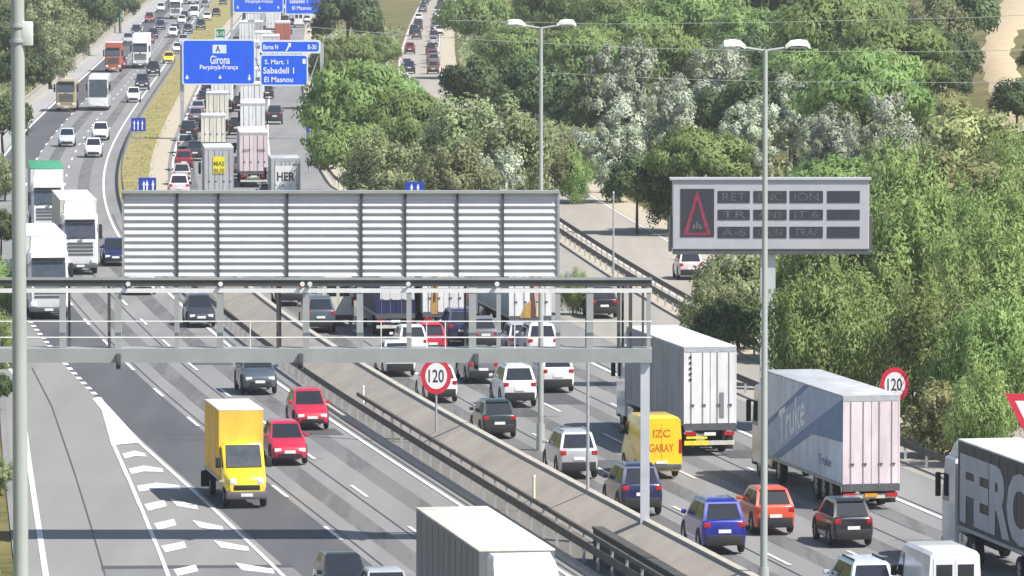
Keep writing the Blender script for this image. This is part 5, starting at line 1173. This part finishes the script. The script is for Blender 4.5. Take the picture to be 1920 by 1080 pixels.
TREES = [
 # pines along the departing lanes
 ('pine',676,212,236,'broad stone pine overhanging the departing lanes beside the route boards'),('pine',640,120,130,'stone pine between the blue boards and the far side road'),('dark',652,38,130,'dark evergreen at the top edge beside the side road'),
 ('pine',700,100,100,'stone pine against the near edge of the far side road'),('pine',655,290,170,'stone pine low beside the guard rail curve, in front of the broad pine'),('pine',770,250,190,'stone pine in the middle of the wood below the side road'),
 ('olive',870,275,180,'olive green tree in the middle of the wood behind the louvred board'),('olive',965,290,170,'olive green tree left of the cream lamp pole'),('olive',720,330,150,'olive green tree close above the louvred board, near the blue panel'),('olive',850,345,150,'olive green tree just above the louvred board'),
 ('olive',1035,300,120,'olive green tree behind the cream lamp pole'),('silver',930,350,110,'pale tree just above the right end of the louvred board'),('dark',700,345,110,'dark evergreen low at the bend of the guard rail'),
 ('broad',1075,330,70,'slim bright tree at the corner of the louvred board'),('broad',1075,545,62,'small leafy tree seen between the gantry uprights'),
 ('pine',745,185,110,'stone pine hiding the end of the far side road'),
 # beyond the side road
 ('pine',900,40,150,'stone pine at the top edge beside the parked line of cars'),('pine',960,110,150,'stone pine under the lamp heads'),('pine',1050,25,160,'stone pine at the top edge above the lamp heads'),('pine',1085,115,150,'stone pine right of the lamp heads'),
 ('pine',1170,50,160,'stone pine at the top edge between the two lamps'),('pine',1290,40,190,'broad stone pine at the top edge left of the second lamp'),('pine',1235,120,170,'stone pine behind the silver tree'),('pine',1390,40,140,'stone pine at the top edge above the second lamp head'),
 ('dark',1470,30,150,'dark evergreen at the top edge right of the second lamp'),('dark',900,170,150,'dark evergreen in the shade below the parked cars'),('dark',1000,190,150,'dark evergreen behind the first lamp pole'),('dark',1085,210,110,'dark evergreen left of the silver trees'),
 ('pine',1575,75,230,'large stone pine with yellowish top beside the second lamp'),('pine',1670,115,210,'large stone pine in front of the dirt track'),('pine',1620,185,230,'stone pine below the two large pines'),('pine',1490,150,150,'stone pine behind the head of the second lamp'),
 ('silver',1165,175,140,'silver tree tallest between the two lamps'),('silver',1150,275,130,'silver tree above the pale side road'),('silver',1345,175,140,'silver tree left of the second lamp pole'),('silver',1265,245,120,'silver tree between the two lamp poles'),
 ('silver',1490,225,130,'silver tree just right of the second lamp pole'),('silver',1410,255,110,'silver tree behind the second lamp pole'),('silver',1570,285,130,'silver tree above the message board'),('silver',1660,280,140,'silver tree up the slope from the message board'),('silver',1760,305,100,'small silver tree on the slope below the dirt track'),
 ('pine',1310,310,180,'rounded stone pine just above the message board'),('dark',1195,350,110,'dark evergreen at the verge of the side road'),('olive',1255,350,110,'olive tree behind the corner of the message board'),
 ('pine',1560,375,190,'stone pine behind the message board'),('broad',1690,400,180,'bright tree at the right end of the message board'),
 ('dry',1810,305,190,'pale yellowish bush below the dirt track'),('dry',1770,235,110,'yellowish bush beside the pines and the dirt track'),('dry',1900,385,180,'yellowish bush at the right frame edge'),('dark',1785,110,110,'dark evergreen beside the dirt track'),('dark',1800,30,130,'dark evergreen at the top edge beside the dirt track'),('dark',1950,110,80,'dark evergreen cut by the frame edge beyond the dirt track'),
 ('dry',1800,420,220,'large yellowish bush up the slope, lowest of the yellowish bushes'),('broad',1880,420,170,'bright leafy tree at the frame edge'),('broad',1600,520,200,'bright leafy tree right below the message board'),('broad',1730,520,210,'bright leafy tree in the middle of the slope'),('broad',1850,560,200,'broad leafy tree above the yield sign'),
 ('olive',1385,545,150,'olive tree left of the message board post'),('dark',1370,625,120,'dark tree behind the plain grey trailer'),('broad',1500,560,140,'bright tree right of the message board post'),('broad',1530,650,190,'bright tree above the trailer with the slanting graphic'),('broad',1640,630,180,'bright tree above the second 120 sign'),
 ('broad',1760,660,190,'bright tree between the 120 sign and the yield sign'),('broad',1870,690,180,'bright tree behind the yield sign'),('dry',1770,790,140,'dry bush beyond the guard rail by the grey lettered trailer'),('broad',1840,780,120,'leafy bush above the grey lettered trailer'),('olive',1340,590,110,'olive bush at the rail end of the side road'),('broad',1795,735,120,'leafy bush beside the second 120 sign'),
 ('dry',1745,165,110,'yellowish bush between the large stone pine and the dirt track'),('dry',1778,210,90,'yellowish bush just before the dirt track'),('olive',1760,60,120,'olive tree at the top edge short of the dirt track'),('olive',1912,330,100,'olive bush at the foot of the dirt track'),
 # left side
 ('olive',85,40,140,'olive green tree at the top edge beside the thick mast'),('dark',165,25,110,'dark evergreen at the top edge beyond the oncoming lanes'),('dark',40,140,100,'dark tree beside the thick mast above the pale wall'),('olive',95,105,90,'olive tree behind the tan tipper truck'),('olive',150,65,70,'olive tree behind the brick red truck'),
 ('dark',225,12,70,'dark evergreen at the top edge above the white trucks'),('dark',10,70,120,'dark evergreen at the top corner'),('dark',5,230,110,'dark tree at the frame edge beside the thick mast'),('olive',8,330,70,'olive bush at the frame edge level with the green container'),('dark',0,430,80,'dark bush at the frame edge level with the white trucks'),('broad',2,540,70,'leafy bush at the frame edge just above the gantry chord'),('broad',0,640,70,'leafy bush at the frame edge behind the gantry railing'),('dark',-6,730,60,'dark bush at the frame edge beside the exit ramp'),('olive',-5,890,60,'olive bush at the frame edge beside the exit ramp'),
]
for kd, u, v, wpx, lb in TREES: tree(kd, u, v, wpx*(1.12 if u > 1080 and wpx > 90 else 1.03), lb)
# more crowns behind them so that the wood closes
for kd, x0, x1, y0, y1, n, lo, hi, lb, gp in [
    ('pine', 8, 46, 640, 900, 26, 8, 12, 'stone pine deep in the wood behind the nearer crowns', 'stone pines deep in the wood'),
    ('dark', 14, 46, 500, 640, 14, 5, 8, 'dark evergreen deep in the wood among the silver trees', 'evergreens deep in the wood'),
    ('pine', 0, 70, 900, 1350, 40, 9, 13, 'stone pine at the far end of the wood along the top edge', 'stone pines at the far end of the wood'),
    ('broad', 26, 50, 290, 430, 30, 4, 7, 'leafy tree on the slope behind the nearer leafy trees', 'leafy trees high on the slope'),
    ('olive', -90, -62, 700, 1500, 30, 7, 11, 'olive green tree in the far wood beyond the oncoming lanes', 'trees of the far wood beyond the oncoming lanes')]:
    for i in range(n):
        for _ in range(30):
            Y = random.uniform(y0, y1); X = random.uniform(x0, x1)
            if x0 < -60: X = e_left(Y) - random.uniform(11, 42)
            elif X < e_right(Y)+4: X = e_right(Y)+random.uniform(4, 20)
            u_, v_ = 960 + X/Y*F, row_of(Y)
            if not (1790 < u_ < 1935 and Y > 560 and X/Y*F > 800): break
        tree_at(kd, X, Y, random.uniform(lo, hi), lb, 1.12, gp)
# undergrowth: one loose mass of low leaves over the banks
def undergrowth():
    N = 95000; P_ = []
    while len(P_) < N:
        Y = 235 + 900*random.random()**1.7
        r_ = random.random()
        if r_ < .62: X = e_right(Y) + 1 + random.random()**1.2*46
        elif r_ < .82:
            a, b = XW(Y)+rr(Y)+1.6, XS(Y)-4.2
            if Y < 505 or b < a: continue
            X = random.uniform(a, b)
        else: X = e_left(Y) - random.random()*22
        u_ = 960 + X/Y*F
        if u_ > 1790 and Y > 560: continue
        h = (.5+.5*math.sin(X*.9)*math.sin(Y*.23+X*.3))
        if random.random() > .25+.75*h: continue
        P_.append((X, Y, T(X, Y) + random.random()*1.3*h))
    p = np.array(P_); g = np.random.default_rng(5); n = g.normal(size=(N, 3)) + np.array([0, -.2, .6]); n /= np.linalg.norm(n, axis=1)[:, None]
    up = g.normal(size=(N, 3))*.6 + np.array([0, 0, 1.]); a = np.cross(n, up); a /= np.maximum(np.linalg.norm(a, axis=1), 1e-4)[:, None]; b = np.cross(a, n)
    ln = (g.uniform(.12, .34, N)*(p[:, 1]/420).clip(.7, 2))[:, None]; a *= ln*.5; b *= ln
    v = np.stack([p-b, p+a, p+b, p-a], 1).reshape(-1, 3)
    me = bpy.data.meshes.new('undergrowth'); me.vertices.add(4*N); me.vertices.foreach_set('co', v.ravel()); me.loops.add(4*N); me.loops.foreach_set('vertex_index', np.arange(4*N)); me.polygons.add(N)
    me.polygons.foreach_set('loop_start', np.arange(0, 4*N, 4)); me.polygons.foreach_set('loop_total', np.full(N, 4))
    at = me.attributes.new('clump', 'FLOAT', 'FACE'); at.data.foreach_set('value', g.random(N).astype(np.float32))
    me.materials.append(LEAF['olive']); me.update(calc_edges=True)
    link('undergrowth', me, None, kind='stuff', label='low bushy undergrowth covering the banks under the trees', category='undergrowth')
undergrowth()

def verge_grass():
    g = np.random.default_rng(8); N = 3500; P_ = []
    while len(P_) < N:
        Y = 455 + 700*random.random()**1.4
        if random.random() < .72: X = XL(Y) + 1.9 + random.random()*max(.3, XW(Y)-XL(Y)-3.4)
        else: X = XS(Y) - 5.0 + random.random()*1.2 if random.random() < .5 else XS(Y) + 5.2 + random.random()*2.5
        if math.sin(X*2.1+Y*.13)*math.sin(Y*.31+X) + random.random()*1.3 < .2: continue
        P_.append((X, Y, .05))
    p = np.array(P_); n = g.normal(size=(N, 3))*np.array([1, 1, .2]) + np.array([.2, -.6, .3]); n /= np.linalg.norm(n, axis=1)[:, None]
    up = g.normal(size=(N, 3))*.5 + np.array([0, 0, 1.]); a = np.cross(n, up); a /= np.maximum(np.linalg.norm(a, axis=1), 1e-4)[:, None]; b = np.cross(a, n)
    ln = g.uniform(.07, .20, N)[:, None]; a *= ln*.35; b *= ln
    v = np.stack([p-a, p+b-a*.2, p+b+a*.3, p+a], 1).reshape(-1, 3)
    me = bpy.data.meshes.new('verge_grass'); me.vertices.add(4*N); me.vertices.foreach_set('co', v.ravel()); me.loops.add(4*N); me.loops.foreach_set('vertex_index', np.arange(4*N)); me.polygons.add(N)
    me.polygons.foreach_set('loop_start', np.arange(0, 4*N, 4)); me.polygons.foreach_set('loop_total', np.full(N, 4))
    at = me.attributes.new('clump', 'FLOAT', 'FACE'); at.data.foreach_set('value', g.random(N).astype(np.float32))
    me.materials.append(lm('dry_grass_blades', (.17,.155,.055), (.25,.22,.085), (.33,.29,.13), g=1.1)); me.update(calc_edges=True)
    link('verge_grass', me, None, kind='stuff', label='ragged dry grass on the median and along the side road', category='grass')
verge_grass()
# ---------------------------------------------------------------- air between the camera and the far road
hm = bpy.data.materials.new('thin_haze'); hm.use_nodes = True; t_ = hm.node_tree
t_.nodes.remove(t_.nodes['Principled BSDF']); pv = t_.nodes.new('ShaderNodeVolumePrincipled')
pv.inputs['Color'].default_value = (.92, .94, .97, 1); pv.inputs['Density'].default_value = .00011; pv.inputs['Anisotropy'].default_value = .1
t_.links.new(pv.outputs[0], t_.nodes['Material Output'].inputs['Volume'])
hb = M(); hb.box(-2500, 2500, -60, 7200, -1.2, 75, hm)
ho_ = link('haze', hb.mesh('haze', False), None, kind='stuff')
